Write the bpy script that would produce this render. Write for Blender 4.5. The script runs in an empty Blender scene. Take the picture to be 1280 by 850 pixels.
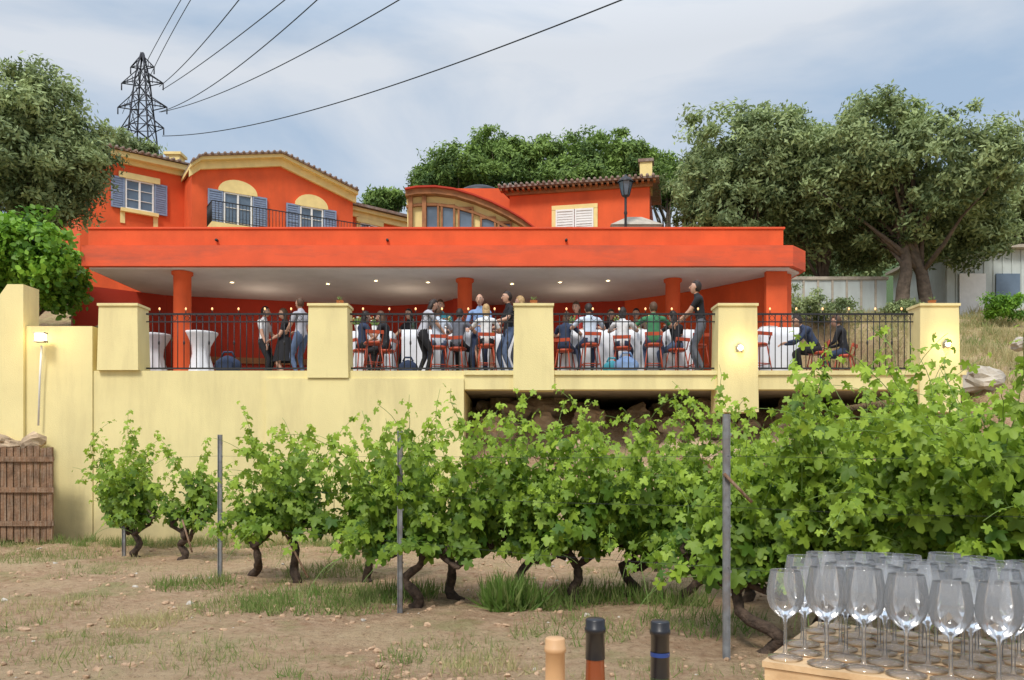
import bpy, math, random
import numpy as np
from mathutils import Vector, Matrix, noise
random.seed(4); rng=np.random.default_rng(7)
scene=bpy.context.scene
CZ=1.6; F=1000.0; HY=570.0
def W(px,py,Y): return Vector(((px-640)/F*Y, Y, CZ+(HY-py)/F*Y))
def XX(px,Y): return (px-640)/F*Y
def ZZ(py,Y): return CZ+(HY-py)/F*Y
# ---------------------------------------------------------------- materials
def newmat(name):
    m=bpy.data.materials.new(name); m.use_nodes=True; nt=m.node_tree
    return m,nt,nt.nodes['Principled BSDF']
def mat(name,col,rough=0.7,var=0.15,scale=6,bump=0.0,bscale=40,metal=0.0,spec=0.4,emit=None,estr=0,stain=None,stscale=1.0,stamt=0.5,stretch=(1,1,1),base=None):
    m,nt,b=newmat(name); N=nt.nodes; L=nt.links
    b.inputs['Roughness'].default_value=rough; b.inputs['Metallic'].default_value=metal
    b.inputs['Specular IOR Level'].default_value=spec
    tc=N.new('ShaderNodeTexCoord')
    n=N.new('ShaderNodeTexNoise'); n.inputs['Scale'].default_value=scale; n.inputs['Detail'].default_value=6
    L.new(tc.outputs['Object'],n.inputs['Vector'])
    r=N.new('ShaderNodeValToRGB')
    r.color_ramp.elements[0].position=0.3; r.color_ramp.elements[1].position=0.7
    c0=[max(0,c*(1-var)) for c in col]; c1=[min(1,c*(1+var)) for c in col]
    r.color_ramp.elements[0].color=(*c0,1); r.color_ramp.elements[1].color=(*c1,1)
    L.new(n.outputs['Fac'],r.inputs['Fac']); out=r.outputs['Color']
    if stain:
        mp=N.new('ShaderNodeMapping'); mp.inputs['Scale'].default_value=stretch; L.new(tc.outputs['Object'],mp.inputs['Vector'])
        n2=N.new('ShaderNodeTexNoise'); n2.inputs['Scale'].default_value=stscale; n2.inputs['Detail'].default_value=8; n2.inputs['Roughness'].default_value=.65
        L.new(mp.outputs[0],n2.inputs['Vector'])
        r2=N.new('ShaderNodeValToRGB'); r2.color_ramp.elements[0].position=.45; r2.color_ramp.elements[1].position=.75
        r2.color_ramp.elements[0].color=(0,0,0,1); r2.color_ramp.elements[1].color=(stamt,)*3+(1,)
        L.new(n2.outputs['Fac'],r2.inputs['Fac'])
        mx=N.new('ShaderNodeMixRGB'); L.new(r2.outputs['Color'],mx.inputs[0]); L.new(out,mx.inputs[1]); mx.inputs[2].default_value=(*stain,1); out=mx.outputs[0]
    if base:   # splash dirt near the foot of the wall, modulated by noise
        sp_=N.new('ShaderNodeSeparateXYZ'); L.new(tc.outputs['Object'],sp_.inputs[0])
        nz=N.new('ShaderNodeTexNoise'); nz.inputs['Scale'].default_value=2.2; nz.inputs['Detail'].default_value=7; L.new(tc.outputs['Object'],nz.inputs['Vector'])
        ad=N.new('ShaderNodeMath'); ad.operation='MULTIPLY_ADD'; L.new(nz.outputs['Fac'],ad.inputs[0]); ad.inputs[1].default_value=-1.3; L.new(sp_.outputs['Z'],ad.inputs[2])
        mr_=N.new('ShaderNodeMapRange'); mr_.inputs['From Min'].default_value=-.6; mr_.inputs['From Max'].default_value=.25; mr_.inputs['To Min'].default_value=.65; mr_.inputs['To Max'].default_value=0; L.new(ad.outputs[0],mr_.inputs['Value'])
        mx=N.new('ShaderNodeMixRGB'); L.new(mr_.outputs[0],mx.inputs[0]); L.new(out,mx.inputs[1]); mx.inputs[2].default_value=(*base,1); out=mx.outputs[0]
    L.new(out,b.inputs['Base Color'])
    if bump>0:
        nb=N.new('ShaderNodeTexNoise'); nb.inputs['Scale'].default_value=bscale; nb.inputs['Detail'].default_value=5
        L.new(tc.outputs['Object'],nb.inputs['Vector'])
        bp=N.new('ShaderNodeBump'); bp.inputs['Strength'].default_value=bump; bp.inputs['Distance'].default_value=0.03
        L.new(nb.outputs['Fac'],bp.inputs['Height']); L.new(bp.outputs[0],b.inputs['Normal'])
    if emit:
        b.inputs['Emission Color'].default_value=(*emit,1); b.inputs['Emission Strength'].default_value=estr
    return m
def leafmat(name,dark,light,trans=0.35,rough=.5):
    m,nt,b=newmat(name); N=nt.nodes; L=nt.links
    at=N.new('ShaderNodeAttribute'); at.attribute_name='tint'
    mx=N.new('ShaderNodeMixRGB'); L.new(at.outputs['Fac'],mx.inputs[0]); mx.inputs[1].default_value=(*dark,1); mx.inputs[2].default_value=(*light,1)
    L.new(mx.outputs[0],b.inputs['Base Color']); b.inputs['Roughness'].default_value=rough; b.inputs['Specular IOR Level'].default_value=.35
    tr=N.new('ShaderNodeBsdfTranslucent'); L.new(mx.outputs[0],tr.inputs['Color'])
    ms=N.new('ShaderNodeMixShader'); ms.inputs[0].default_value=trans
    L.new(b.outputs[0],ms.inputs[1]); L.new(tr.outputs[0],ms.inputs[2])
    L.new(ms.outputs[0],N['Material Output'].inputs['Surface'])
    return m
M={}
M['yellow']=mat('yellow_render',(.80,.69,.34),.85,.06,1.2,.25,60,stain=(.52,.43,.22),stscale=1.1,stamt=.6,stretch=(1.8,1.8,.3),base=(.34,.27,.15))
M['cream']=mat('cream_trim',(.80,.63,.27),.8,.08,4)
M['red']=mat('red_render',(.72,.105,.026),.8,.10,1.5,.2,50,stain=(.42,.06,.02),stscale=.9,stamt=.5,stretch=(1.5,1.5,.5))
M['redband']=mat('red_fascia',(.74,.10,.032),.75,.08,2,.15,60,stain=(.30,.08,.05),stscale=1.3,stamt=.7,stretch=(.6,.6,3))
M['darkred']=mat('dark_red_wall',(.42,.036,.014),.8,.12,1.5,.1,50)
M['ceil']=mat('ceiling_plaster',(.66,.66,.66),.8,.05,1.5,stain=(.42,.42,.4),stscale=.8,stamt=.5)
M['floor']=mat('terrace_floor',(.4,.36,.3),.7,.1,4)
M['tile']=mat('roof_tiles',(.24,.16,.12),.85,.35,9,.6,14,stain=(.30,.29,.27),stscale=3,stamt=.8)
M['conc']=mat('concrete_stone',(.42,.37,.30),.9,.2,5,.5,20)
M['wood']=mat('light_pine_wood',(.62,.43,.24),.6,.2,8,.2,30,stain=(.45,.27,.13),stscale=3,stamt=.6,stretch=(2,14,14))
M['oldwood']=mat('weathered_wood',(.20,.11,.06),.85,.4,6,.5,25,stain=(.36,.28,.2),stscale=5,stamt=.8,stretch=(8,8,.6))
M['oak']=mat('brown_wood',(.30,.12,.04),.6,.25,6,.2,30)
M['iron']=mat('black_iron',(.02,.02,.022),.5,.1,10)
M['steel']=mat('grey_steel',(.25,.26,.27),.5,.25,14,metal=.3,stain=(.2,.12,.08),stscale=6,stamt=.6)
M['pylon']=mat('pylon_steel',(.035,.035,.045),.7,.1,3)
M['cable']=mat('cable_black',(.03,.03,.035),.7,.1,3)
M['shutter']=mat('blue_grey_shutter',(.22,.28,.40),.6,.12,8)
M['white']=mat('white_paint',(.78,.77,.74),.5,.05,8)
M['shed']=mat('pale_shed_panel',(.50,.55,.53),.6,.08,3,stain=(.35,.36,.33),stscale=1.2,stamt=.6,stretch=(2,2,.4))
M['glassdark']=mat('window_glass',(.10,.14,.19),.08,.3,1.5,spec=.9)
M['rock']=mat('limestone_rock',(.55,.41,.27),.9,.35,2.5,.8,9,stain=(.22,.16,.11),stscale=3,stamt=.7)
M['rockgrey']=mat('grey_rock',(.46,.41,.34),.9,.25,3,.8,10)
M['bark']=mat('vine_bark',(.075,.05,.035),.95,.5,18,.9,30)
M['bark2']=mat('olive_bark',(.13,.10,.075),.95,.35,8,.8,16)
M['cloth']=mat('white_tablecloth',(.76,.77,.80),.85,.04,5)
M['redmetal']=mat('red_stool_paint',(.40,.06,.02),.45,.2,8)
M['lamp']=mat('lamp_glow',(1,.9,.7),.5,0,1,emit=(1,.78,.42),estr=9)
M['bulb']=mat('small_bulb',(1,.6,.3),.5,0,1,emit=(1,.5,.18),estr=1.2)
M['bottle']=mat('dark_bottle_glass',(.02,.035,.015),.12,.1,4,spec=.8)
M['amber']=mat('amber_bottle_glass',(.22,.05,.015),.12,.2,4,spec=.8)
M['foil']=mat('black_foil',(.012,.012,.015),.35,.1,8,spec=.5)
M['foilblue']=mat('navy_label',(.02,.05,.2),.4,.1,8)
M['cork']=mat('cream_foil',(.60,.36,.18),.5,.12,12)
M['leaf_vine']=leafmat('vine_leaves',(.07,.155,.015),(.40,.56,.06),.40,.5)
M['leaf_olive']=leafmat('olive_leaves',(.075,.115,.04),(.42,.51,.22),.3,.6)
M['leaf_fig']=leafmat('bright_leaves',(.08,.20,.02),(.33,.58,.06),.4)
M['leaf_pine']=leafmat('pine_foliage',(.05,.10,.025),(.27,.40,.09),.25,.7)
M['grass']=leafmat('grass_blades',(.12,.22,.035),(.52,.44,.22),.3,.7)
M['stem']=mat('green_stem',(.16,.25,.06),.7,.2,10)
M['pot']=mat('terracotta',(.45,.16,.08))
SK=[mat('skin_a',(.55,.32,.22),.5,.08,20),mat('skin_b',(.42,.23,.15),.5,.08,20)]
def cloth(n,c): return mat(n,c,.85,.15,12,.2,60)
C_={k:cloth('fabric_'+k,v) for k,v in dict(white=(.72,.72,.72),black=(.015,.015,.018),navy=(.03,.045,.09),blue=(.22,.33,.55),pale=(.55,.62,.72),teal=(.06,.30,.36),green=(.05,.20,.09),red=(.5,.05,.04),jeans=(.09,.13,.22),grey=(.13,.14,.17),pattern=(.42,.42,.46),tan=(.35,.26,.18)).items()}
H_={k:mat('hair_'+k,v,.6,.3,30) for k,v in dict(dark=(.025,.016,.012),brown=(.09,.045,.022),blond=(.42,.27,.12),grey=(.16,.15,.14)).items()}
M['eye']=mat('eye_dark',(.02,.015,.012),.3,0,1); M['lip']=mat('lips',(.42,.12,.10),.5,0,1); M['shoe']=mat('shoe_leather',(.04,.03,.025),.5,.1,10)
# ---------------------------------------------------------------- mesh builder
class Fr:
    def __init__(s,p0,p1):
        s.o=Vector((p0[0],p0[1],0)); d=Vector((p1[0]-p0[0],p1[1]-p0[1],0)); s.len=d.length; s.u=d.normalized()
        s.n=Vector((s.u.y,-s.u.x,0))
    def pt(s,u,d,z): return s.o+s.u*u+s.n*d+Vector((0,0,z))
    def upx(s,px):
        k=(px-640)/F
        return (k*s.o.y-s.o.x)/(s.u.x-k*s.u.y)
    def z(s,px,py):
        u=s.upx(px); Y=s.o.y+s.u.y*u; return ZZ(py,Y)
class MB:
    def __init__(s): s.v=[];s.f=[];s.m=[];s.s=[]; s.mats=[]
    def mi(s,m):
        if isinstance(m,str): m=M[m]
        if m not in s.mats: s.mats.append(m)
        return s.mats.index(m)
    def add(s,vs,fs,m,sm=False):
        o=len(s.v); s.v+= [tuple(v) for v in vs]; i=s.mi(m)
        for f in fs: s.f.append(tuple(a+o for a in f)); s.m.append(i); s.s.append(sm)
    BF=[(0,3,2,1),(4,5,6,7),(0,1,5,4),(1,2,6,5),(2,3,7,6),(3,0,4,7)]
    def box(s,a,b,m):
        x0,y0,z0=a;x1,y1,z1=b
        s.add([(x0,y0,z0),(x1,y0,z0),(x1,y1,z0),(x0,y1,z0),(x0,y0,z1),(x1,y0,z1),(x1,y1,z1),(x0,y1,z1)],s.BF,m)
    def fbox(s,fr,u0,u1,d0,d1,z0,z1,m):
        P=[fr.pt(u0,d1,z0),fr.pt(u1,d1,z0),fr.pt(u1,d0,z0),fr.pt(u0,d0,z0),fr.pt(u0,d1,z1),fr.pt(u1,d1,z1),fr.pt(u1,d0,z1),fr.pt(u0,d0,z1)]
        s.add(P,s.BF,m)
    def fprism(s,fr,poly,d0,d1,m):
        n=len(poly); P=[fr.pt(u,d1,z) for u,z in poly]+[fr.pt(u,d0,z) for u,z in poly]
        fs=[tuple(range(n)),tuple(range(2*n-1,n-1,-1))]+[(i,i+n,(i+1)%n+n,(i+1)%n) for i in range(n)]
        s.add(P,fs,m)
    def tube(s,pts,rad,m,n=8,sm=True):
        pts=[Vector(p) for p in pts]; k=len(pts)
        if not hasattr(rad,'__len__'): rad=[rad]*k
        vs=[];up=None
        for i,p in enumerate(pts):
            t=(pts[min(i+1,k-1)]-pts[max(i-1,0)])
            if t.length<1e-9: t=Vector((0,0,1))
            t.normalize()
            if up is None: up=Vector((1,0,0)) if abs(t.x)<.8 else Vector((0,1,0))
            a=(up-t*up.dot(t)).normalized(); b=t.cross(a); up=a
            for j in range(n):
                an=2*math.pi*j/n; vs.append(p+a*(math.cos(an)*rad[i])+b*(math.sin(an)*rad[i]))
        fs=[(i*n+j,i*n+(j+1)%n,(i+1)*n+(j+1)%n,(i+1)*n+j) for i in range(k-1) for j in range(n)]
        fs+=[tuple(range(n-1,-1,-1)),tuple((k-1)*n+j for j in range(n))]
        s.add(vs,fs,m,sm)
    def lathe(s,prof,c,m,n=20,wave=0,wn=0,sm=True):
        vs=[];k=len(prof)
        for i,(r,z) in enumerate(prof):
            for j in range(n):
                a=2*math.pi*j/n; rr=r*(1+wave*math.sin(wn*a+1)*(1-i/(k-1)))
                vs.append((c[0]+rr*math.cos(a),c[1]+rr*math.sin(a),c[2]+z))
        fs=[(i*n+j,i*n+(j+1)%n,(i+1)*n+(j+1)%n,(i+1)*n+j) for i in range(k-1) for j in range(n)]
        s.add(vs,fs,m,sm)
    def ell(s,c,r,m,nu=12,nv=8,R=None,fn=None):
        vs=[];c=Vector(c)
        for i in range(nv+1):
            th=math.pi*i/nv
            for j in range(nu):
                ph=2*math.pi*j/nu
                d=Vector((math.sin(th)*math.cos(ph),math.sin(th)*math.sin(ph),math.cos(th)))
                p=Vector((d.x*r[0],d.y*r[1],d.z*r[2]))
                if fn: p=fn(p,d)
                if R: p=R@p
                vs.append(c+p)
        fs=[(i*nu+j,(i+1)*nu+j,(i+1)*nu+(j+1)%nu,i*nu+(j+1)%nu) for i in range(nv) for j in range(nu)]
        s.add(vs,fs,m,True)
    def rock(s,c,r,m,seed,nu=10,nv=7,sm=False):
        o=Vector((seed*7.3,seed*3.1,seed))
        def fn(p,d):
            k=1+.45*noise.noise(d*1.3+o)+.2*noise.noise(d*3.1+o)
            return p*k
        R=Matrix.Rotation(seed*2.1,3,'Z')@Matrix.Rotation(seed*.7%0.6,3,'X')
        s.ell(c,r,m,nu,nv,R,fn)
        if not sm:
            for i in range(nu*nv): s.s[-1-i]=False
    def obj(s,name,parent=None,loc=None,rotz=None):
        me=bpy.data.meshes.new(name); me.from_pydata(s.v,[],s.f)
        for m in s.mats: me.materials.append(m)
        me.polygons.foreach_set('material_index',s.m); me.polygons.foreach_set('use_smooth',s.s); me.update()
        o=bpy.data.objects.new(name,me); scene.collection.objects.link(o)
        if parent: o.parent=parent
        if loc: o.location=loc
        if rotz is not None: o.rotation_euler=(0,0,rotz)
        return o
def empty(name,loc=(0,0,0)):
    e=bpy.data.objects.new(name,None); e.empty_display_size=.3; scene.collection.objects.link(e); return e
def nrm(a): return a/np.maximum(np.linalg.norm(a,axis=1,keepdims=True),1e-9)
def leafmesh(name,C,Nn,size,tint,tv,tf,m,down=None,parent=None):
    n=len(C); Nn=nrm(Nn)
    if down is None: r=rng.normal(size=(n,3))
    else: r=np.tile(np.array([[0,0,-1.0]]),(n,1))+rng.normal(size=(n,3))*down
    b=nrm(r-Nn*np.sum(r*Nn,axis=1,keepdims=True)); t=np.cross(b,Nn)
    tv=np.array(tv,float); k=len(tv)
    V=C[:,None,:]+size[:,None,None]*(tv[None,:,0:1]*t[:,None,:]+tv[None,:,1:2]*b[:,None,:]+tv[None,:,2:3]*Nn[:,None,:])
    V=V.reshape(-1,3); tf=np.array(tf); fk=tf.shape[1]
    Fc=(tf[None]+ (np.arange(n)*k)[:,None,None]).reshape(-1)
    me=bpy.data.meshes.new(name); me.vertices.add(len(V)); me.vertices.foreach_set('co',V.astype(np.float32).ravel())
    me.loops.add(len(Fc)); me.loops.foreach_set('vertex_index',Fc.astype(np.int32))
    nf=len(Fc)//fk; me.polygons.add(nf); me.polygons.foreach_set('loop_start',(np.arange(nf)*fk).astype(np.int32))
    me.update(calc_edges=True)
    a=me.attributes.new('tint','FLOAT','POINT'); a.data.foreach_set('value',np.repeat(tint,k).astype(np.float32))
    me.materials.append(m if not isinstance(m,str) else M[m])
    o=bpy.data.objects.new(name,me); scene.collection.objects.link(o)
    if parent: o.parent=parent
    return o
# ---------------------------------------------------------------- camera, world, sun
cd=bpy.data.cameras.new('camera'); cam=bpy.data.objects.new('camera',cd); scene.collection.objects.link(cam)
cam.location=(0,0,CZ); cam.rotation_euler=(math.radians(90),0,0)
cd.sensor_width=36; cd.lens=F/1280*36; cd.shift_y=(HY-425)/1280; cd.clip_start=.05; cd.clip_end=6000
scene.camera=cam
w=bpy.data.worlds.new('World'); scene.world=w; w.use_nodes=True; nt=w.node_tree; N=nt.nodes; L=nt.links
bg=N['Background']; sky=N.new('ShaderNodeTexSky'); sky.sky_type='NISHITA'; sky.sun_disc=False
SE,SR=52,200
sky.sun_elevation=math.radians(SE); sky.sun_rotation=math.radians(SR); sky.dust_density=1.5
tc=N.new('ShaderNodeTexCoord'); mp=N.new('ShaderNodeMapping'); mp.inputs['Scale'].default_value=(1.0,1.0,2.8); mp.inputs['Rotation'].default_value=(0,.35,.3); mp.inputs['Location'].default_value=(.3,0,.15)
L.new(tc.outputs['Generated'],mp.inputs[0])
n1=N.new('ShaderNodeTexNoise'); n1.inputs['Scale'].default_value=2.1; n1.inputs['Detail'].default_value=8; n1.inputs['Roughness'].default_value=.52; n1.inputs['Distortion'].default_value=.4
L.new(mp.outputs[0],n1.inputs['Vector'])
cr=N.new('ShaderNodeValToRGB'); cr.color_ramp.elements[0].position=.38; cr.color_ramp.elements[1].position=.60
L.new(n1.outputs['Fac'],cr.inputs[0])
cl=N.new('ShaderNodeMixRGB'); cl.inputs[1].default_value=(3.3,4.35,5.7,1); cl.inputs[2].default_value=(6.1,6.4,6.8,1); L.new(cr.outputs[0],cl.inputs[0])
mxs=N.new('ShaderNodeMixRGB'); mxs.inputs[0].default_value=.87; L.new(sky.outputs[0],mxs.inputs[1]); L.new(cl.outputs[0],mxs.inputs[2])
sx=N.new('ShaderNodeSeparateXYZ'); L.new(tc.outputs['Generated'],sx.inputs[0])
mr=N.new('ShaderNodeMapRange'); mr.inputs['From Min'].default_value=.45; mr.inputs['From Max'].default_value=.95; mr.inputs['To Min'].default_value=1; mr.inputs['To Max'].default_value=2.3
L.new(sx.outputs['Z'],mr.inputs['Value'])
cc=N.new('ShaderNodeVectorMath'); cc.operation='SCALE'; L.new(mxs.outputs[0],cc.inputs[0]); L.new(mr.outputs[0],cc.inputs['Scale'])
L.new(cc.outputs[0],bg.inputs['Color']); bg.inputs['Strength'].default_value=.128
sd=bpy.data.lights.new('sun','SUN'); sd.energy=2.7; sd.angle=math.radians(14); sd.color=(1,.95,.87)
so=bpy.data.objects.new('sun',sd); scene.collection.objects.link(so)
az=math.radians(SR); dirv=Vector((math.sin(az)*math.cos(math.radians(SE)),math.cos(az)*math.cos(math.radians(SE)),math.sin(math.radians(SE))))
so.rotation_euler=dirv.to_track_quat('Z','Y').to_euler()
# ---------------------------------------------------------------- terrain
def sm(a,b,t): t=np.clip((t-a)/(b-a),0,1); return t*t*(3-2*t)
def H(x,y):
    x=np.asarray(x,float); y=np.asarray(y,float)
    left=sm(15.08,15.32,y)*2.6
    farleft=sm(15.08,15.32,y)*3.8+sm(16,23,y)*2.3
    mid=np.interp(y,[13.0,14.6,16.2,17.6,22.0],[0,.75,2.0,2.6,2.6])
    right=np.interp(y,[12.8,15.4,20,24,28],[0,2.95,4.7,5.85,6.3])
    up=sm(22.15,22.55,y)
    left=left*(1-up)+6.05*up; mid=mid*(1-up)+6.05*up
    a=sm(-1.05,-.8,x); z=left*(1-a)+mid*a
    a=sm(-8.9,-8.7,x); z=farleft*(1-a)+z*a
    a=sm(8.4,9.2,x)*(y<22.2)+sm(6.3,6.7,x)*(y>=22.2); z=z*(1-a)+right*a
    z=z+np.clip(y-30,0,120)*.3
    return z
xs=np.concatenate([-np.geomspace(1600,13,34),np.arange(-12.8,12.8,.16),np.geomspace(13,1600,34)])
ys=np.concatenate([-np.geomspace(300,1,12),np.arange(0,5,.4),np.arange(5,13,.08),np.arange(13,23,.12),np.geomspace(23,3000,44)])
X,Y=np.meshgrid(xs,ys); Z=H(X,Y)
def gn(x,y):
    p=Vector((x,y,0)); return .05*noise.noise(p*.7)+.035*noise.noise(p*2.3)+.05*abs(noise.noise(p*4.5))
Zn=np.zeros_like(Z)
for i in range(X.shape[0]):
    if 3<ys[i]<40:
        for j in range(X.shape[1]):
            if abs(xs[j])<16: Zn[i,j]=gn(xs[j],ys[i])
Zn[(Y>14.9)&(Y<15.6)&(X<-.7)]=0
Z=Z+Zn
def G(x,y): return float(H(x,y))+gn(x,y)
V=np.stack([X,Y,Z],-1).reshape(-1,3); nx=len(xs); ny=len(ys)
ii,jj=np.meshgrid(np.arange(ny-1),np.arange(nx-1),indexing='ij'); a=(ii*nx+jj).ravel()
Fq=np.stack([a,a+1,a+nx+1,a+nx],1)
me=bpy.data.meshes.new('ground'); me.vertices.add(len(V)); me.vertices.foreach_set('co',V.astype(np.float32).ravel())
me.loops.add(Fq.size); me.loops.foreach_set('vertex_index',Fq.astype(np.int32).ravel()); me.polygons.add(len(Fq)); me.polygons.foreach_set('loop_start',(np.arange(len(Fq))*4).astype(np.int32))
me.update(calc_edges=True); me.polygons.foreach_set('use_smooth',[True]*len(Fq))
gm,nt,b=newmat('dirt_ground'); N=nt.nodes; L=nt.links
tc=N.new('ShaderNodeTexCoord')
def noi(sc,de=6,ro=.6):
    n=N.new('ShaderNodeTexNoise'); n.inputs['Scale'].default_value=sc; n.inputs['Detail'].default_value=de; n.inputs['Roughness'].default_value=ro; L.new(tc.outputs['Object'],n.inputs['Vector']); return n
def ramp(src,p0,p1,c0,c1):
    r=N.new('ShaderNodeValToRGB'); r.color_ramp.elements[0].position=p0; r.color_ramp.elements[1].position=p1
    r.color_ramp.elements[0].color=(*c0,1); r.color_ramp.elements[1].color=(*c1,1); L.new(src,r.inputs[0]); return r
def mix(f,a_,b_,bl='MIX'):
    m_=N.new('ShaderNodeMixRGB'); m_.blend_type=bl
    if isinstance(f,float): m_.inputs[0].default_value=f
    else: L.new(f,m_.inputs[0])
    L.new(a_,m_.inputs[1])
    if isinstance(b_,tuple): m_.inputs[2].default_value=(*b_,1)
    else: L.new(b_,m_.inputs[2])
    return m_.outputs[0]
c=ramp(noi(9).outputs['Fac'],.3,.7,(.36,.215,.125),(.56,.39,.25)).outputs[0]
c=mix(ramp(noi(.55,5).outputs['Fac'],.42,.62,(0,0,0),(.6,.6,.6)).outputs[0],c,(.55,.42,.25))
c=mix(ramp(noi(.9,7,.7).outputs['Fac'],.54,.66,(0,0,0),(.55,.55,.55)).outputs[0],c,(.24,.26,.09))
c=mix(ramp(noi(26,5).outputs['Fac'],.56,.66,(0,0,0),(.6,.6,.6)).outputs[0],c,(.20,.115,.065))
sxyz=N.new('ShaderNodeSeparateXYZ'); L.new(tc.outputs['Object'],sxyz.inputs[0])
def mrange(sock,a_,b_):
    mr=N.new('ShaderNodeMapRange'); mr.inputs['From Min'].default_value=a_; mr.inputs['From Max'].default_value=b_; L.new(sock,mr.inputs['Value']); return mr.outputs[0]
zz_=mrange(sxyz.outputs['Z'],2.4,3.2)
c=mix(zz_,c,mix(ramp(noi(3,7,.7).outputs['Fac'],.4,.6,(0,0,0),(1,1,1)).outputs[0],c,(.50,.40,.20)))
c=mix(mrange(sxyz.outputs['Y'],26,34),c,(.07,.11,.04))
L.new(c,b.inputs['Base Color']); b.inputs['Roughness'].default_value=.95; b.inputs['Specular IOR Level'].default_value=.15
bp=N.new('ShaderNodeBump'); bp.inputs['Strength'].default_value=1; bp.inputs['Distance'].default_value=.09
L.new(noi(12,9,.72).outputs['Fac'],bp.inputs['Height']); L.new(bp.outputs[0],b.inputs['Normal'])
me.materials.append(gm); go=bpy.data.objects.new('ground',me); scene.collection.objects.link(go)
mb=MB()
mcl=mat('soil_clods',(.44,.29,.18),.95,.3,9,.6,30)
for i in range(3600):
    y=random.uniform(4.8,14.5); x=random.uniform(-.75,.75)*y
    if noise.noise(Vector((x*.8,y*.8,9)))<-.12: continue
    r=random.choice([.008,.01,.014,.02,.032])*random.uniform(.7,1.5)
    mb.rock((x,y,G(x,y)+r*.1),(r,r*random.uniform(.6,1),r*.6),mcl if random.random()<.95 else 'rockgrey',i*.37,6,4)
mb.obj('soil_clods')
blade=[(-.035,0,0),(.035,0,0),(.022,-.55,.05),(-.022,-.55,.05),(0,-1,.25)]
bf=[(0,1,2),(0,2,3),(3,2,4)]
def grass(name,spots,m='grass'):
    C=[];T=[];S=[];Nn=[]
    for (x,y,rad,nb,h,tn) in spots:
        for k in range(nb):
            a=random.uniform(0,6.28); d=rad*math.sqrt(random.random()); px=x+d*math.cos(a); py=y+d*math.sin(a)
            C.append((px,py,G(px,py)-.01)); a2=random.uniform(0,6.28); Nn.append((math.cos(a2),math.sin(a2),random.uniform(.1,.9))); S.append(h*random.uniform(.4,1.25)); T.append(min(1,max(0,tn+random.uniform(-.3,.3))))
    return leafmesh(name,np.array(C),np.array(Nn),np.array(S),np.array(T),blade,bf,m,down=.4)
sp=[]
for i in range(900):
    y=random.uniform(5,14.6); x=random.uniform(-.72,.72)*y
    if noise.noise(Vector((x*.45,y*.45,3)))<.0: continue
    sp.append((x,y,random.uniform(.08,.35),random.randint(15,70),random.uniform(.04,.11),random.choice([.1,.25,.5,.9])))
for (px,Yd,r,nb,h,t) in [(380,8.6,.7,1500,.15,.2),(300,8.5,.5,600,.12,.3),(450,8.4,.4,500,.13,.3),(640,8.3,.3,700,.32,.0),(632,8.2,.2,350,.36,.05),(690,8.6,.5,600,.22,.2),(60,12.5,.9,900,.12,.3),(190,7.8,.4,450,.12,.9),(60,8.2,.5,400,.1,.8),(560,6.6,.5,350,.1,.3),(720,7.2,.6,500,.13,.3),(880,7.5,.6,500,.16,.2),(600,6.1,.3,250,.12,.8),(240,9.8,.5,600,.15,.2),(500,9,.5,600,.2,.2),(410,11,.6,600,.15,.3),(90,6.6,.6,500,.08,.4),(300,6.3,.6,500,.07,.3),(760,9,.6,600,.22,.1),(840,8.6,.4,400,.2,.2)]:
    sp.append((XX(px,Yd),Yd,r,nb,h,t))
for i in range(170):
    x=random.uniform(-9.5,0); y=random.uniform(13.8,14.85); sp.append((x,y,.15,50,random.uniform(.08,.2),random.choice([.1,.3,.8])))
for i in range(420):
    x=random.uniform(8.3,16); y=random.uniform(14,24); sp.append((x,y,.3,70,random.uniform(.12,.3),random.choice([.4,.8,1,1])))
grass('grass_tufts',sp)
# ---------------------------------------------------------------- retaining wall & terrace
T=empty('terrace_building')
fr=Fr((0,15),(1,15))
mb=MB()
mb.box((-7.85,15.0,-.4),(-.9,15.4,3.2),'yellow')
mb.box((-4.6,14.95,-.4),(-.9,14.997,3.05),'yellow')
mb.box((-9.1,14.97,-.4),(-7.853,15.37,4.03),'yellow')
mb.box((-1.2,15.403,-.4),(-.9,18.5,2.84),'yellow')
mb.fprism(fr,[(-11.6,-.4),(-9.103,-.4),(-9.103,4.8),(-9.4,4.8),(-9.65,4.45),(-11.6,3.5)],-.4,.1,'yellow')
mb.box((-.897,15.0,2.85),(8.45,15.35,3.2),'yellow')
mb.box((-.897,14.96,3.12),(8.5,14.997,3.2),'yellow')
mb.box((-.9,15.353,2.87),(8.45,22,3.19),'conc'); mb.box((-7.85,15.403,2.87),(-.903,22,3.19),'conc')
mb.box((-7.85,15.41,3.192),(8.4,22,3.205),'floor')
mb.obj('retaining_wall_and_deck',T)
for px,zb in ((148,3.203),(410,3.06),(667,2.83),(922,2.42),(1174,2.42)):
    mb=MB(); x=XX(px,14.95); hw=.37; y0=14.925
    mb.add([(x-hw-.015,y0-.01,zb),(x+hw+.015,y0-.01,zb),(x+hw+.015,15.42,zb),(x-hw-.015,15.42,zb),(x-hw+.01,y0+.01,4.40),(x+hw-.01,y0+.01,4.40),(x+hw-.01,15.4,4.40),(x-hw+.01,15.4,4.40)],MB.BF,'yellow')
    mb.box((x-hw-.01,y0-.02,4.403),(x+hw+.01,15.43,4.45),'yellow'); mb.obj('wall_pillar',T)
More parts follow.
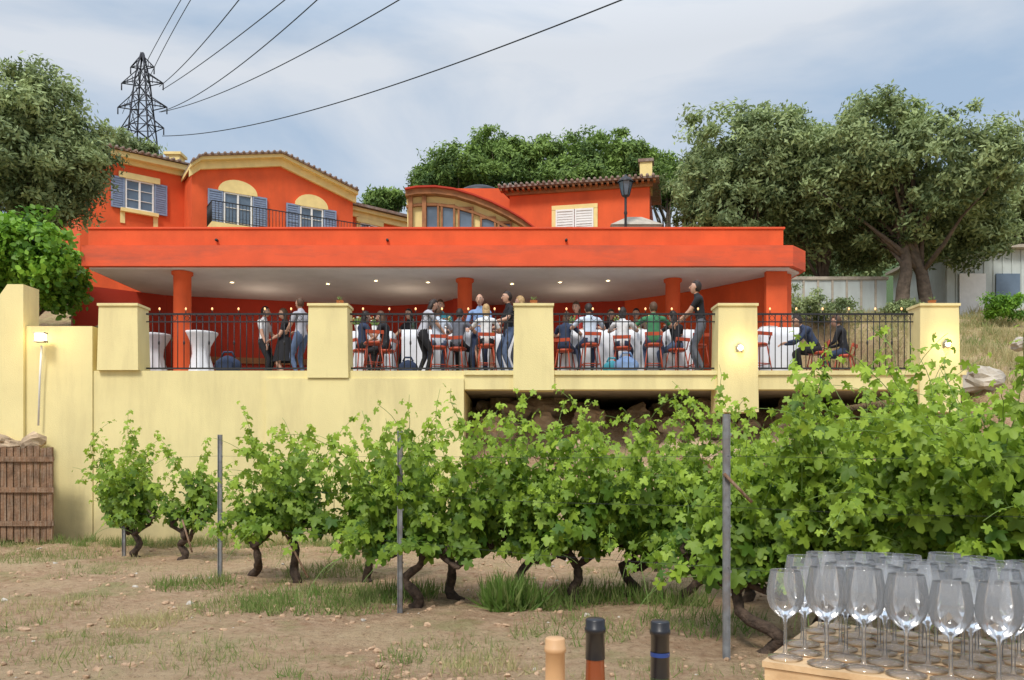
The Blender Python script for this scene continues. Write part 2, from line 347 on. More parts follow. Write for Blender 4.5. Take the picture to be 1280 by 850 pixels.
for px,py in ((925,433),(1184,428)):
    mb=MB(); p=W(px,py,14.87); mb.lathe([(.05,-.09),(.06,-.05),(.07,.0),(.02,.05),(0.0,.06)],p,'steel',12); mb.ell(p+Vector((0,-.03,-.03)),(.055,.05,.055),'lamp',10,6)
    mb.tube([p+Vector((0,0,.04)),p+Vector((0,.1,.04))],.012,'iron'); mb.obj('wall_lamp')
    l=bpy.data.lights.new('wall_lamp_light','POINT'); l.energy=7; l.color=(1,.75,.4); l.shadow_soft_size=.06; lo=bpy.data.objects.new('wall_lamp_light',l); lo.location=p+Vector((0,-.14,-.02)); scene.collection.objects.link(lo)
mb=MB(); p=W(52,422,14.8); mb.tube([W(48,532,14.87),W(50,470,14.87),W(52,432,14.85)],.018,'white'); mb.box((p.x-.1,14.7,p.z-.09),(p.x+.1,14.84,p.z-.06),'steel')
mb.box((p.x-.08,14.72,p.z-.06),(p.x+.08,14.82,p.z+.06),'lamp'); mb.box((p.x-.1,14.71,p.z+.062),(p.x+.1,14.84,p.z+.09),'steel'); mb.obj('wall_lamp')
l=bpy.data.lights.new('wall_lamp_light','POINT'); l.energy=7; l.color=(1,.75,.4); l.shadow_soft_size=.06; lo=bpy.data.objects.new('wall_lamp_light',l); lo.location=p+Vector((0,-.2,0)); scene.collection.objects.link(lo)
def railing(x0,x1,y=15.2,z0=3.25,z1=4.3):
    mb=MB()
    mb.box((x0,y-.02,z1-.02),(x1,y+.02,z1+.012),'iron'); mb.box((x0,y-.012,z1-.16),(x1,y+.012,z1-.14),'iron'); mb.box((x0,y-.015,z0),(x1,y+.015,z0+.03),'iron')
    n=int((x1-x0)/.115)
    for i in range(1,n):
        x=x0+(x1-x0)*i/n; mb.tube([(x,y,z0+.03),(x,y,z1-.02)],.0095,'iron',6)
        if i%4==2:
            mb.ell((x,y,z0+.5),(.02,.02,.05),'iron',8,5)
        if i%2==0:
            pts=[(x+.0575+.045*math.cos(t),y,z1-.08+.045*math.sin(t)) for t in np.linspace(0,2*math.pi,11)]; mb.tube(pts,.005,'iron',5)
    mb.obj('metal_railing')
    mb=MB(); n=int((x1-x0)/.5)
    for i in range(n):
        x=x0+.25+i*.5; mb.tube([(x,y,z1+.012),(x,y,z1+.07)],.008,'iron',6); mb.ell((x,y,z1+.095),(.018,.018,.026),'bulb',8,6)
    mb.obj('railing_string_lights')
for a_,b_ in ((180,385),(436,642),(692,897),(948,1149)): railing(XX(a_,15.1),XX(b_,15.1))
mb=MB(); mb.tube([W(112,440,15.3),W(135,463,15.3)],.02,'iron'); mb.tube([W(112,440,15.3),W(112,468,15.3)],.018,'iron'); mb.obj('stair_handrail')
mb=MB()
xl,xr=-9.15,6.42
P=[(xl,17.0),(xr-.45,17.0),(xr,17.5),(xr-.3,22.6),(xl,22.6)]
def slab(z0,z1,pts,m):
    k=len(pts); mb.add([(p[0],p[1],z0) for p in pts]+[(p[0],p[1],z1) for p in pts],[tuple(range(k-1,-1,-1)),tuple(range(k,2*k))]+[(i,(i+1)%k,(i+1)%k+k,i+k) for i in range(k)],m)
slab(5.64,6.08,P,'redband')
slab(5.60,5.637,[(xl+.1,17.12),(xr-.5,17.12),(xr-.12,17.55),(xr-.42,22.5),(xl+.1,22.5)],'ceil')
mb.box((xl,17.28,6.083),(5.86,17.5,6.50),'red'); mb.box((5.66,17.503,6.083),(5.86,22.6,6.50),'red'); mb.box((xl,17.25,6.503),(5.89,17.55,6.54),'redband')
mb.box((xl,17.6,6.083),(5.6,22.6,6.12),'floor')
for px in (270,484,708): 
    x=XX(px,17.2); mb.tube([(x,17.27,6.25),(x,17.2,6.25)],.03,'iron',8)
mb.obj('roof_slab',T)
mb=MB()
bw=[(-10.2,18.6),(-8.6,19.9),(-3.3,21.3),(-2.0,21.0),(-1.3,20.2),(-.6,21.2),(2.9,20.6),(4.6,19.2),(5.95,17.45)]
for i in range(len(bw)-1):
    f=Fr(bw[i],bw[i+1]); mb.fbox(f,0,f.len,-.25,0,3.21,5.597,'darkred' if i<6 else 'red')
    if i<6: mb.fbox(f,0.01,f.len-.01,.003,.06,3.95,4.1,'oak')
mb.box((5.5,17.3,3.21),(5.95,17.44,5.597),'red')
mb.box((-9.3,16.9,3.21),(-7.9,17.05,4.03+.25),'red')
mb.obj('back_walls',T)
for px,Yc,r in ((228,17.4,.185),(581,18.1,.165),(841,18.1,.165)):
    mb=MB(); mb.lathe([(r,0),(r,2.30),(r+.04,2.33),(r+.04,2.385)],(XX(px,Yc),Yc,3.21),'red',24); mb.obj('round_column',T)
for px,py in ((290,352),(410,354),(470,350),(535,352),(640,354),(700,352),(760,350)):
    Yc=(5.6-CZ)*1000/(HY-py); mb=MB(); mb.lathe([(.05,-.02),(.05,0)],(XX(px,Yc),Yc,5.598),'white',12); mb.ell((XX(px,Yc),Yc,5.585),(.03,.03,.012),'lamp',10,4); mb.obj('ceiling_lamp',T)
for x in (-6,-2.5,1.5,):
    l=bpy.data.lights.new('ceiling_lamp_light','POINT'); l.energy=10; l.color=(1,.8,.6); l.shadow_soft_size=.15; lo=bpy.data.objects.new('ceiling_lamp_light',l); lo.location=(x,19.2,4.9); scene.collection.objects.link(lo)
for px in (425,667,1165):
    mb=MB(); x=XX(px,15.2); mb.lathe([(.05,0),(.075,.1),(.08,.1),(.07,.1),(.0,.09)],(x,15.2,4.452),'pot',12)
    for k in range(14):
        a=random.uniform(0,6.28); mb.tube([(x,15.2,4.54),(x+.06*math.cos(a),15.2+.06*math.sin(a),4.62)],[.006,.002],'stem',4)
    mb.obj('flower_pot')
for i in range(60):
    px=random.uniform(595,1000); Yr=random.uniform(15.2,18.0); x=XX(px,Yr); z=G(x,Yr); r=random.uniform(.18,.5)
    mb=MB(); mb.rock((x,Yr,z+r*.1),(r,r*.8,r*.6),'rock',i+1.3,14,10); mb.obj('rock')
mb=MB(); p=W(1230,476,15.6); mb.rock((p.x,p.y,p.z),(.42,.35,.27),'rockgrey',5.5,16,11); mb.obj('boulder')
for px,py,r in ((1275,430,.2),(1262,500,.25),(1290,480,.3)):
    mb=MB(); p=W(px,py,16.2); mb.rock(p,(r,r,r*.6),'rockgrey',px*.1,12,8); mb.obj('boulder')
mb=MB()
for i in range(60):
    x=random.uniform(-11,-8.75); z=random.uniform(.1,2.1); r=random.uniform(.15,.3); mb.rock((x,14.75+random.uniform(-.08,.05),z),(r,.22,r*.6),'rock',i*1.7,9,6)
mb.obj('dry_stone_wall')
mb=MB(); g0,g1=XX(-40,14.3),XX(67,14.3)
for i in range(13):
    x=g0+(g1-g0)*i/13; mb.box((x,14.3+random.uniform(-.01,.01),.08+random.uniform(-.05,.03)),(x+(g1-g0)/13-.02,14.335,1.76+random.uniform(-.04,.04)),'oldwood')
for z in (.35,.95,1.5): mb.box((g0,14.26,z),(g1+.02,14.285,z+.09),'oldwood')
mb.obj('wooden_gate')
# ---------------------------------------------------------------- house
def shutter(mb,fr,u0,u1,z0,z1,m='shutter'):
    mb.fbox(fr,u0,u1,.03,.06,z0,z1,m)
    mb.fbox(fr,u0,u0+.05,.061,.085,z0,z1,m); mb.fbox(fr,u1-.05,u1,.061,.085,z0,z1,m)
    n=int((z1-z0)/.075)
    for i in range(n):
        z=z0+(z1-z0)*i/n; mb.fbox(fr,u0+.052,u1-.052,.061,.078,z+.012,z+.05,m)
    for z in (z0,(z0+z1)/2,z1-.06): mb.fbox(fr,u0+.052,u1-.052,.0785,.088,z,z+.06,m)
def window(mb,fr,uc,z0,w,h,sh=True,arch=False,surr=True,sw=.42):
    u0,u1=uc-w/2,uc+w/2
    mb.fbox(fr,u0,u1,.005,.02,z0,z0+h,'glassdark')
    t=.045
    mb.fbox(fr,u0,u0+t,.021,.075,z0,z0+h,'white'); mb.fbox(fr,u1-t,u1,.021,.075,z0,z0+h,'white'); mb.fbox(fr,uc-.03,uc+.03,.021,.07,z0+t,z0+h-t,'white')
    mb.fbox(fr,u0+t,u1-t,.021,.075,z0,z0+t,'white'); mb.fbox(fr,u0+t,u1-t,.021,.075,z0+h-t,z0+h,'white')
    mb.fbox(fr,u0+t,uc-.031,.021,.04,z0+t,z0+h*.95,'cloth') if False else None
    for k in (1/3,2/3):
        mb.fbox(fr,u0+t,uc-.031,.021,.05,z0+h*k-.008,z0+h*k+.008,'white'); mb.fbox(fr,uc+.031,u1-t,.021,.05,z0+h*k-.008,z0+h*k+.008,'white')
    if surr:
        mb.fbox(fr,u0-.15,u0-.002,.004,.028,z0-.5,z0+h,'cream'); mb.fbox(fr,u1+.002,u1+.15,.004,.028,z0-.5,z0+h,'cream')
        if arch:
            pts=[(u0-.18,z0+h+.003)]+[(uc-(w/2+.18)*math.cos(a),z0+h+.04+.42*math.sin(a)) for a in np.linspace(0,math.pi,15)]+[(u1+.18,z0+h+.003)]
            mb.fprism(fr,list(reversed(pts)),.004,.10,'cream')
        else: mb.fbox(fr,u0-.2,u1+.2,.004,.12,z0+h+.003,z0+h+.2,'cream')
        mb.fbox(fr,u0-.15,u1+.15,.004,.14,z0-.12,z0-.003,'cream')
    if sh:
        shutter(mb,fr,u0-sw-.02,u0-.02,z0-.02,z0+h+.02); shutter(mb,fr,u1+.02,u1+sw+.02,z0-.02,z0+h+.02)
Hs=empty('red_house')
A=(XX(240,27),27.0);B=(XX(441,30),30.0); f1=Fr(A,B); L1=f1.len
pk=[(f1.upx(a_),f1.z(a_,b_)) for a_,b_ in ((236,212),(250,203),(350,199.5),(444,246))]
mb=MB()
mb.fprism(f1,[(0,5.9),(L1,5.9),(L1,pk[3][1]),(pk[2][0],pk[2][1]-.02),(pk[1][0],pk[1][1]-.02),(0,pk[0][1]-.02)],-9,0,'red')
mb.obj('gable_walls',Hs)
def band(f,p,q,th0,th1,d0,d1,m,mb):
    mb.fprism(f,[(p[0],p[1]+th0),(q[0],q[1]+th0),(q[0],q[1]+th1),(p[0],p[1]+th1)],d0,d1,m)
mb=MB()
for i in range(3):
    band(f1,pk[i],pk[i+1],-.26,-.003,.003,.12,'cream',mb)
    band(f1,pk[i],pk[i+1],.0,.11,-9.2,.32,'cream',mb)
mb.obj('gable_cornice',Hs)
mb=MB()
for i in range(3): band(f1,pk[i],pk[i+1],.113,.17,-9.3,.4,'tile',mb)
for i in range(3):
    p,q=pk[i],pk[i+1]; n=max(2,int(math.hypot(q[0]-p[0],q[1]-p[1])/.2))
    for k in range(n):
        t=(k+.5)/n; u=p[0]+(q[0]-p[0])*t; z=p[1]+(q[1]-p[1])*t+.17
        mb.tube([f1.pt(u,.44,z),f1.pt(u,-9,z)],.05,'tile',8)
mb.obj('gable_roof',Hs)
mb=MB()
u=f1.upx(297); z0=f1.z(297,280); window(mb,f1,u,z0-.5,.95,f1.z(297,243)-z0+.5,arch=True,sw=.5)
u=f1.upx(389); z0=f1.z(389,290); window(mb,f1,u,z0-.4,.85,f1.z(389,260)-z0+.4,arch=True,sw=.48)
mb.obj('gable_windows',Hs)
mb=MB(); ub0,ub1=f1.upx(258),f1.upx(452); zb=ZZ(279,26.8)-.02; bh=.68
mb.fbox(f1,ub0,ub1,.13,.9,zb-.2,zb,'cream')
mb.fbox(f1,ub0,ub1,.86,.89,zb+bh,zb+bh+.03,'iron'); mb.fbox(f1,ub0,ub1,.86,.89,zb+.06,zb+.08,'iron')
n=int((ub1-ub0)/.11)
for i in range(n+1):
    u=ub0+(ub1-ub0)*i/n; mb.tube([f1.pt(u,.875,zb),f1.pt(u,.875,zb+bh)],.011,'iron',5)
for i in range(8):
    mb.tube([f1.pt(ub0,.13+i*.1,zb),f1.pt(ub0,.13+i*.1,zb+bh)],.011,'iron',5)
mb.tube([f1.pt(ub0,.13,zb+bh),f1.pt(ub0,.87,zb+bh)],.018,'iron',5)
mb.obj('balcony',Hs)
A2=(XX(100,26.2),26.2);B2=(XX(239,28.4),28.4); f2=Fr(A2,B2); L2=f2.len; zt=11.75
mb=MB(); mb.fprism(f2,[(0,5.9),(L2+.3,5.9),(L2+.3,zt),(0,zt)],-8,0,'red'); mb.obj('wing_walls',Hs)
mb=MB(); mb.fbox(f2,-.4,L2+.1,-8.2,.1,zt+.0-.3,zt+.0,'cream'); mb.fbox(f2,-.5,L2+.1,.101,.35,zt-.16,zt+.02,'cream')
mb.obj('wing_cornice',Hs)
mb=MB(); n=int((L2+.5)/.22)
mb.add([f2.pt(-.5,.45,zt+.03),f2.pt(L2+.1,.45,zt+.03),f2.pt(L2+.1,-4,zt+.8),f2.pt(-.5,-4,zt+.8),f2.pt(-.5,.45,zt+.08),f2.pt(L2+.1,.45,zt+.08),f2.pt(L2+.1,-4,zt+.9),f2.pt(-.5,-4,zt+.9)],MB.BF,'tile')
for i in range(n): 
    u=-.4+i*.2; mb.tube([f2.pt(u,.5,zt+.08),f2.pt(u,-4,zt+.9)],.055,'tile',8)
mb.obj('wing_roof',Hs)
mb=MB(); u=f2.upx(174); z0=f2.z(174,264); window(mb,f2,u,z0,.9,f2.z(174,227)-z0,sw=.42); mb.obj('wing_window',Hs)
A3=(XX(432,30.4),30.4);B3=(XX(515,32.4),32.4); f3=Fr(A3,B3); L3=f3.len; zt=10.95
mb=MB(); mb.fprism(f3,[(0,5.9),(L3,5.9),(L3,zt),(0,zt)],-7,0,'red'); mb.obj('low_wing_walls',Hs)
mb=MB(); mb.fbox(f3,-.1,L3+.3,-7,.25,zt+.003,zt+.14,'cream'); mb.fbox(f3,-.1,L3+.3,.003,.12,zt-.2,zt,'cream')
mb.add([f3.pt(-.1,.4,zt+.15),f3.pt(L3+.4,.4,zt+.15),f3.pt(L3+.4,-4,zt+.6),f3.pt(-.1,-4,zt+.6),f3.pt(-.1,.4,zt+.25),f3.pt(L3+.4,.4,zt+.25),f3.pt(L3+.4,-4,zt+.7),f3.pt(-.1,-4,zt+.7)],MB.BF,'tile')
u=f3.upx(461); window(mb,f3,u,f3.z(461,300),.8,f3.z(461,281)-f3.z(461,300),sh=False)
mb.obj('low_wing_details',Hs)
mb=MB(); p=W(216,196,30); mb.box((p.x-.25,30,11.5),(p.x+.25,30.5,12.9),'cream'); mb.box((p.x-.32,29.93,12.903),(p.x+.32,30.57,13.0),'cream'); mb.obj('chimney',Hs)
Rb=empty('red_annex_building')
A=(XX(637,26),26.0);B=(XX(812,25.1),25.1); f4=Fr(A,B); L4=f4.len; zt=10.2
mb=MB(); mb.fprism(f4,[(0,5.9),(L4,5.9),(L4,zt),(0,zt)],-6,0,'red'); mb.obj('walls',Rb)
mb=MB(); mb.fbox(f4,-.1,L4+.1,.003,.1,zt-.16,zt-.02,'oak')
mb.add([f4.pt(-.3,.4,zt+.0),f4.pt(L4+.3,.4,zt+.0),f4.pt(L4+.3,-4,zt+.5),f4.pt(-.3,-4,zt+.5),f4.pt(-.3,.4,zt+.06),f4.pt(L4+.3,.4,zt+.06),f4.pt(L4+.3,-4,zt+.6),f4.pt(-.3,-4,zt+.6)],MB.BF,'tile')
for i in range(int((L4+.6)/.18)):
    u=-.25+i*.18; mb.tube([f4.pt(u,.46,zt+.07),f4.pt(u,-4,zt+.62)],.05,'tile',8); mb.fbox(f4,u,u+.07,.101,.36,zt-.08,zt-.01,'oak')
mb.obj('roof',Rb)
mb=MB(); u0,u1=f4.upx(695),f4.upx(742); z0,z1=f4.z(718,300),f4.z(718,262)
mb.fbox(f4,u0-.13,u0-.002,.004,.06,z0,z1,'cream'); mb.fbox(f4,u1+.002,u1+.13,.004,.06,z0,z1,'cream'); mb.fbox(f4,u0-.13,u1+.13,.004,.07,z1+.002,z1+.14,'cream')
um=(u0+u1)/2; shutter(mb,f4,u0,um-.01,z0,z1,'white'); shutter(mb,f4,um+.01,u1,z0,z1,'white'); mb.obj('shuttered_window',Rb)
mb=MB(); u=f4.upx(806); mb.fbox(f4,u-.2,u+.2,-1.4,-1,zt,zt+1.0,'cream'); mb.fbox(f4,u-.25,u+.25,-1.45,-.95,zt+1.003,zt+1.1,'tile'); mb.obj('chimney',Rb)
Vd=empty('curved_wooden_veranda'); f5=Fr((XX(508,24),24),(XX(680,24),24))
cur=[(508,243),(522,240.5),(545,240),(568,243),(592,250),(615,259),(635,269),(652,279),(668,291),(674,300)]
cu=[(f5.upx(a),ZZ(b_,24)) for a,b_ in cur]
mb=MB()
mb.fprism(f5,[(cu[0][0]+.1,6.0),(cu[-1][0]-.1,6.0)]+[(u-.0,z-.12) for u,z in reversed(cu)],-3,-.05,'cream')
mb.obj('infill_panel',Vd)
mb=MB()
for i in range(len(cu)-1):
    band(f5,cu[i],cu[i+1],-.12,.04,-3.3,.25,'oak',mb); band(f5,cu[i],cu[i+1],.043,.09,-3.4,.35,'darkred',mb)
    band(f5,cu[i],cu[i+1],-.42,-.34,-.04,.06,'oak',mb)
for px in (511,528,):
    u=f5.upx(px); mb.fbox(f5,u,u+.12,-.04,.12,6,ZZ(246,24),'oak')
mb.obj('curved_roof_beams',Vd)
mb=MB()
for k,(a_,b_,t_) in enumerate(((531,549,255),(551,569,256),(572,592,259),(600,620,271),(622,640,277))):
    u0,u1=f5.upx(a_),f5.upx(b_); z1=ZZ(t_,24); mb.fbox(f5,u0,u1,-.045,-.02,6.6,z1,'glassdark')
    for q in ((u0,u0+.06),(u1-.06,u1)): mb.fbox(f5,q[0],q[1],-.018,.05,6.6,z1,'oak')
    mb.fbox(f5,u0+.06,u1-.06,-.018,.05,z1-.07,z1,'oak')
mb.obj('veranda_windows',Vd)
p=W(596,243,26); mb=MB(); mb.ell((p.x,28.5,ZZ(246,28.5)),(.8,.8,.35),'iron',20,10); mb.obj('dark_roof_dome',Vd)
mb=MB(); mb.box((p.x-1.6,27.6,5.9),(p.x+1.6,29.4,ZZ(246,28.5)),'red'); mb.obj('drum_wall',Vd)
mb=MB(); Yp=19.2; x0,x1=XX(766,Yp),XX(826,Yp); zb=6.12; z1=ZZ(281,Yp); z2=ZZ(272,Yp)
mb.add([(x0,Yp,zb),(x1,Yp,zb),(x1,Yp+1,zb),(x0,Yp+1,zb),(x0,Yp,z1),(x1,Yp,z1),(x1,Yp+1,z1),(x0,Yp+1,z1)],MB.BF,'conc')
mb.add([(x0-.05,Yp-.05,z1+.003),(x1+.05,Yp-.05,z1+.003),(x1+.05,Yp+1.05,z1+.003),(x0-.05,Yp+1.05,z1+.003),(x0+.4,Yp+.35,z2+.12),(x1-.4,Yp+.35,z2+.12),(x1-.4,Yp+.65,z2+.12),(x0+.4,Yp+.65,z2+.12)],MB.BF,'conc')
mb.obj('stone_plinth')
mb=MB(); xl_=XX(782,19.0); zt=ZZ(218,19.0)
mb.lathe([(.10,0),(.10,.08),(.05,.15),(.035,.3),(.03,1.2),(.045,1.25),(.03,1.3),(.03,zt-6.12-.55)],(xl_,19.0,6.12),'iron',12)
zz=zt-.55
mb.lathe([(.03,0),(.09,.03),(.09,.05)],(xl_,19.0,zz),'iron',6)
mb.lathe([(.09,.05),(.16,.36)],(xl_,19.0,zz),'glassdark',6,sm=False)
for k in range(6):
    a=2*math.pi*k/6; mb.tube([(xl_+.09*math.cos(a),19+.09*math.sin(a),zz+.05),(xl_+.165*math.cos(a),19+.165*math.sin(a),zz+.36)],.011,'iron',5)
mb.lathe([(.19,.36),(.19,.38),(.11,.46),(.05,.49),(.03,.53),(.0,.56)],(xl_,19.0,zz),'iron',12)
mb.obj('street_lamp')
# ---------------------------------------------------------------- pylon and cables
mb=MB(); Yp=150; xc=XX(178,Yp); zb=38; ztp=ZZ(66,Yp)
def hw(z): return np.interp(z,[zb,ZZ(190,Yp),ZZ(95,Yp),ztp],[4.2,2.1,.9,.15])
zs=list(np.linspace(zb,ztp,15))
cor=lambda z,k:(xc+hw(z)*(1 if k in(1,2) else -1),Yp+hw(z)*(1 if k>1 else -1),z)
for k in range(4):
    mb.tube([cor(z,k) for z in zs],.15,'pylon',5)
    for i in range(len(zs)-1):
        mb.tube([cor(zs[i],k),cor(zs[i+1],(k+1)%4)],.08,'pylon',4); mb.tube([cor(zs[i+1],k),cor(zs[i],(k+1)%4)],.08,'pylon',4); mb.tube([cor(zs[i],k),cor(zs[i],(k+1)%4)],.08,'pylon',4)
for py,w_ in ((104,3.9),(134,4.6),(160,4.0),(84,2.2)):
    z=ZZ(py,Yp)
    for s_ in (-1,1):
        tip=(xc+s_*w_,Yp,z)
        for dy in (-1,1):
            mb.tube([(xc+s_*hw(z),Yp+dy*hw(z),z),tip],.11,'pylon',4); mb.tube([(xc+s_*hw(z+2),Yp+dy*hw(z+2),z+2.0),tip],.1,'pylon',4)
        for k in (.3,.6): mb.tube([(xc+s_*(hw(z)+(w_-hw(z))*k),Yp,z),(xc+s_*(hw(z)+(w_-hw(z))*k),Yp,z+2*(1-k))],.07,'pylon',4)
        mb.tube([tip,(tip[0],tip[1],z-1.3)],[.12,.12],'pylon',5)
mb.obj('electricity_pylon')
def cableobj(p0,Y0,pm,p2,Y2,r=.045):
    a=W(*p0,Y0); c_=W(*p2,Y2)
    bx=(c_.x-a.x)/(Y2-Y0); ax=a.x-bx*Y0; k=(pm[0]-640)/F; Ym=ax/(k-bx); zm=ZZ(pm[1],Ym)
    co=np.polyfit([Y0,Ym,Y2],[a.z,zm,c_.z],2)
    pts=[(ax+bx*y,y,float(np.polyval(co,y))) for y in np.linspace(Y0,Y2,40)]
    m_=MB(); m_.tube(pts,[r*(.9+.5*(y/150)) for y in np.linspace(Y0,Y2,40)],'cable',5); m_.obj('overhead_cable')
cableobj((203,170),150,(430,126),(860,-34),50,.05)
cableobj((201,140),150,(300,106),(590,-55),55)
cableobj((199,140),150,(275,100),(450,-50),60)
cableobj((203,112),150,(265,70),(430,-60),60)
cableobj((199,108),150,(235,75),(345,-60),60)
cableobj((157,170),150,(190,90),(275,-60),60,.035)
cableobj((153,142),150,(182,80),(262,-60),60,.035)
# ---------------------------------------------------------------- trees
oleaf=[(0,0,0),(.19,-.45,.03),(0,-1,0),(-.19,-.45,.03)]; of=[(0,1,2),(0,2,3)]
bleaf=[(0,0,0),(.36,-.4,.06),(.2,-.8,.03),(0,-1,0),(-.2,-.8,.03),(-.36,-.4,.06)]; bfc=[(0,1,2),(0,2,3),(0,3,4),(0,4,5)]
def tree(name,c,r,leafm,nclump,nl,lsize,trunk=None,tv=oleaf,tf=of,clr=.42,base=None,seed=1,bm='bark2',lobes=9,down=None):
    e=empty(name); c=np.array(c); r=np.array(r); rs=np.random.default_rng(seed)
    Lc=[];
    for i in range(lobes):
        d=rs.normal(size=3); d/=np.linalg.norm(d); d[2]=d[2]*.8+.1; Lc.append((c+d*r*.58, r*rs.uniform(.36,.56)))
    Lc.append((c,r*.7))
    CC=[];NN=[]
    for i in range(nclump):
        lc,lr=Lc[rs.integers(len(Lc))]; d=rs.normal(size=3); d/=np.linalg.norm(d)
        q=rs.uniform(.45,1.0)**.5; o=Vector(tuple(d*2.2+lc)); q*=1+.34*noise.noise(o)
        CC.append(lc+d*lr*q); NN.append(d)
    CC=np.array(CC);NN=np.array(NN)
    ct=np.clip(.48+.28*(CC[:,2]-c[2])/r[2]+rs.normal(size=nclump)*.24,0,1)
    cs=rs.uniform(.45,1.25,nclump)*clr
    idx=np.repeat(np.arange(nclump),nl)
    off=rs.normal(size=(len(idx),3)); off=off/np.linalg.norm(off,axis=1,keepdims=True)*(rs.random((len(idx),1))**.6)
    P=CC[idx]+off*cs[idx][:,None]*np.array([1,1,.75])
    n_=off*.6+NN[idx]*.5+rs.normal(size=(len(idx),3))*.55+np.array([0,0,.3])
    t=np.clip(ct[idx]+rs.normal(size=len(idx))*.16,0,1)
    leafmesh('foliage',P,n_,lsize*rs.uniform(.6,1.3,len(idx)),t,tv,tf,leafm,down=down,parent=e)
    mb=MB()
    if base is not None:
        for bq in base:
            b0=Vector(bq); top=Vector(tuple(c))+Vector((rs.normal()*.4,0,-r[2]*.2)); k=9; pts=[]
            for i in range(k):
                t=i/(k-1); p=b0.lerp(top,t); p+=Vector((noise.noise(p*.8+Vector((seed,0,0))),noise.noise(p*.8+Vector((0,seed,0))),0))*.45*math.sin(t*2.6)
                pts.append(p)
            R=r[0]*.055+.05; mb.tube(pts,[R*(1.3 if i==0 else 1)*(1-.65*i/(k-1)) for i in range(k)],bm,9)
            for li in range(min(26,nclump)):
                tgt=Vector(tuple(CC[rs.integers(nclump)])); s=pts[rs.integers(3,k)]; m_=s.lerp(tgt,.5)+Vector((0,0,.2))
                mb.tube([s,s.lerp(m_,.5)+Vector((rs.normal()*.08,rs.normal()*.08,0)),m_,tgt],[R*.4,R*.3,R*.18,.012],bm,6)
        mb.obj('trunk_and_limbs',e)
    return e
def gp(px,Y): x=XX(px,Y); return (x,Y,float(H(x,Y))-.1)
def tc_(px,py,Y): return tuple(W(px,py,Y))
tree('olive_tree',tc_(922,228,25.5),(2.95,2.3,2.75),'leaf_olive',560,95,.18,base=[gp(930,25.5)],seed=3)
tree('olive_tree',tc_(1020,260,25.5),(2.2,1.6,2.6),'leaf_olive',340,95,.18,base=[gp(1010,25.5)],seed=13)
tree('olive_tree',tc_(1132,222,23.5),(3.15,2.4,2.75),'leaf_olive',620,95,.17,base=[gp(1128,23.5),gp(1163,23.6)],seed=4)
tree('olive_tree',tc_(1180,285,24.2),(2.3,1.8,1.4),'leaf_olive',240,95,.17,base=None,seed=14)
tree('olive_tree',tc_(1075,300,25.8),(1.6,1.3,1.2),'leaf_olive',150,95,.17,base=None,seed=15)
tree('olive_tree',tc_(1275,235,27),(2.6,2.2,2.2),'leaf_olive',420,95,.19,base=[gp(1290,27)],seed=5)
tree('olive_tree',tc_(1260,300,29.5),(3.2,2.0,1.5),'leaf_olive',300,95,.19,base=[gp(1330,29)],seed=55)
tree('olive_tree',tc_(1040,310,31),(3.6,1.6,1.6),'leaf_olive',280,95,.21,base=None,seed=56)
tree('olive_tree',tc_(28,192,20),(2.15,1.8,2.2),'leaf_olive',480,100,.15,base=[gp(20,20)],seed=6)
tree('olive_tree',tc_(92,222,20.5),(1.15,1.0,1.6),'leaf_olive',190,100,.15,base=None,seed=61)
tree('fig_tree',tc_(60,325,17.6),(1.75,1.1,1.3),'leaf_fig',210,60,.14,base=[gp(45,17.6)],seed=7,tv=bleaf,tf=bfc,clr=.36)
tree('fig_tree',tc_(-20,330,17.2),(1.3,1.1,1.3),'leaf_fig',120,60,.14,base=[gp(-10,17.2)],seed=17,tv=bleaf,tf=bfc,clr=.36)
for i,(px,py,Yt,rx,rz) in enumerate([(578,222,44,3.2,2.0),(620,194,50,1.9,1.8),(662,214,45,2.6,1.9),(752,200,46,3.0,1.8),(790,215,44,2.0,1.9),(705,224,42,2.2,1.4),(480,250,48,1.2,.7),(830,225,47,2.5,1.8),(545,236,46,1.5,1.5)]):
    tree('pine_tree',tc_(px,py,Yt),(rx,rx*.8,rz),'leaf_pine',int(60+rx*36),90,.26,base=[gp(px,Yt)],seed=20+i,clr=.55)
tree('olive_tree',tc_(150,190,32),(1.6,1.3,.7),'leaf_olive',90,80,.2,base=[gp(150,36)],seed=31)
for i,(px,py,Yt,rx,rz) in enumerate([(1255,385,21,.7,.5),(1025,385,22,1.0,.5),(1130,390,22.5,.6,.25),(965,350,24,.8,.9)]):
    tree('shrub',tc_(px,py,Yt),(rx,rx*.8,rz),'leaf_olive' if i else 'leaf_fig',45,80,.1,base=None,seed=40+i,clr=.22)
# ---------------------------------------------------------------- pale shed and wall at right
mb=MB(); mb.box((XX(985,24.2),24.2,5.4),(XX(1108,24.2),24.4,ZZ(350,24.2)),'shed'); mb.box((XX(983,24.2),24.15,ZZ(350,24.2)+.003),(XX(1110,24.2),24.45,ZZ(346,24.2)),'conc')
for k in range(7): x=XX(985+k*18,24.2); mb.box((x,24.17,5.6),(x+.06,24.197,ZZ(350,24.2)),'conc')
mb.obj('garden_wall')
Sd=empty('pale_shed'); mb=MB(); x0=XX(1182,25.5); x1=XX(1345,25.5); zr=ZZ(312,25.5)
mb.box((x0,25.5,5.5),(x1,29,zr),'shed')
for k in range(14): x=x0+.02+k*(x1-x0)/14; mb.box((x,25.47,5.6),(x+.035,25.497,zr-.02),'shed')
mb.obj('walls',Sd); mb=MB(); mb.box((x0-.2,25.2,zr+.003),(x1+.2,29.2,zr+.1),'conc'); mb.obj('flat_roof',Sd)
mb=MB(); mb.box((XX(1200,25.4),25.42,5.6),(XX(1233,25.4),25.465,7.4),'white'); mb.box((XX(1246,25.4),25.43,6.6),(XX(1276,25.4),25.465,7.4),'glassdark'); mb.obj('door_and_window',Sd)
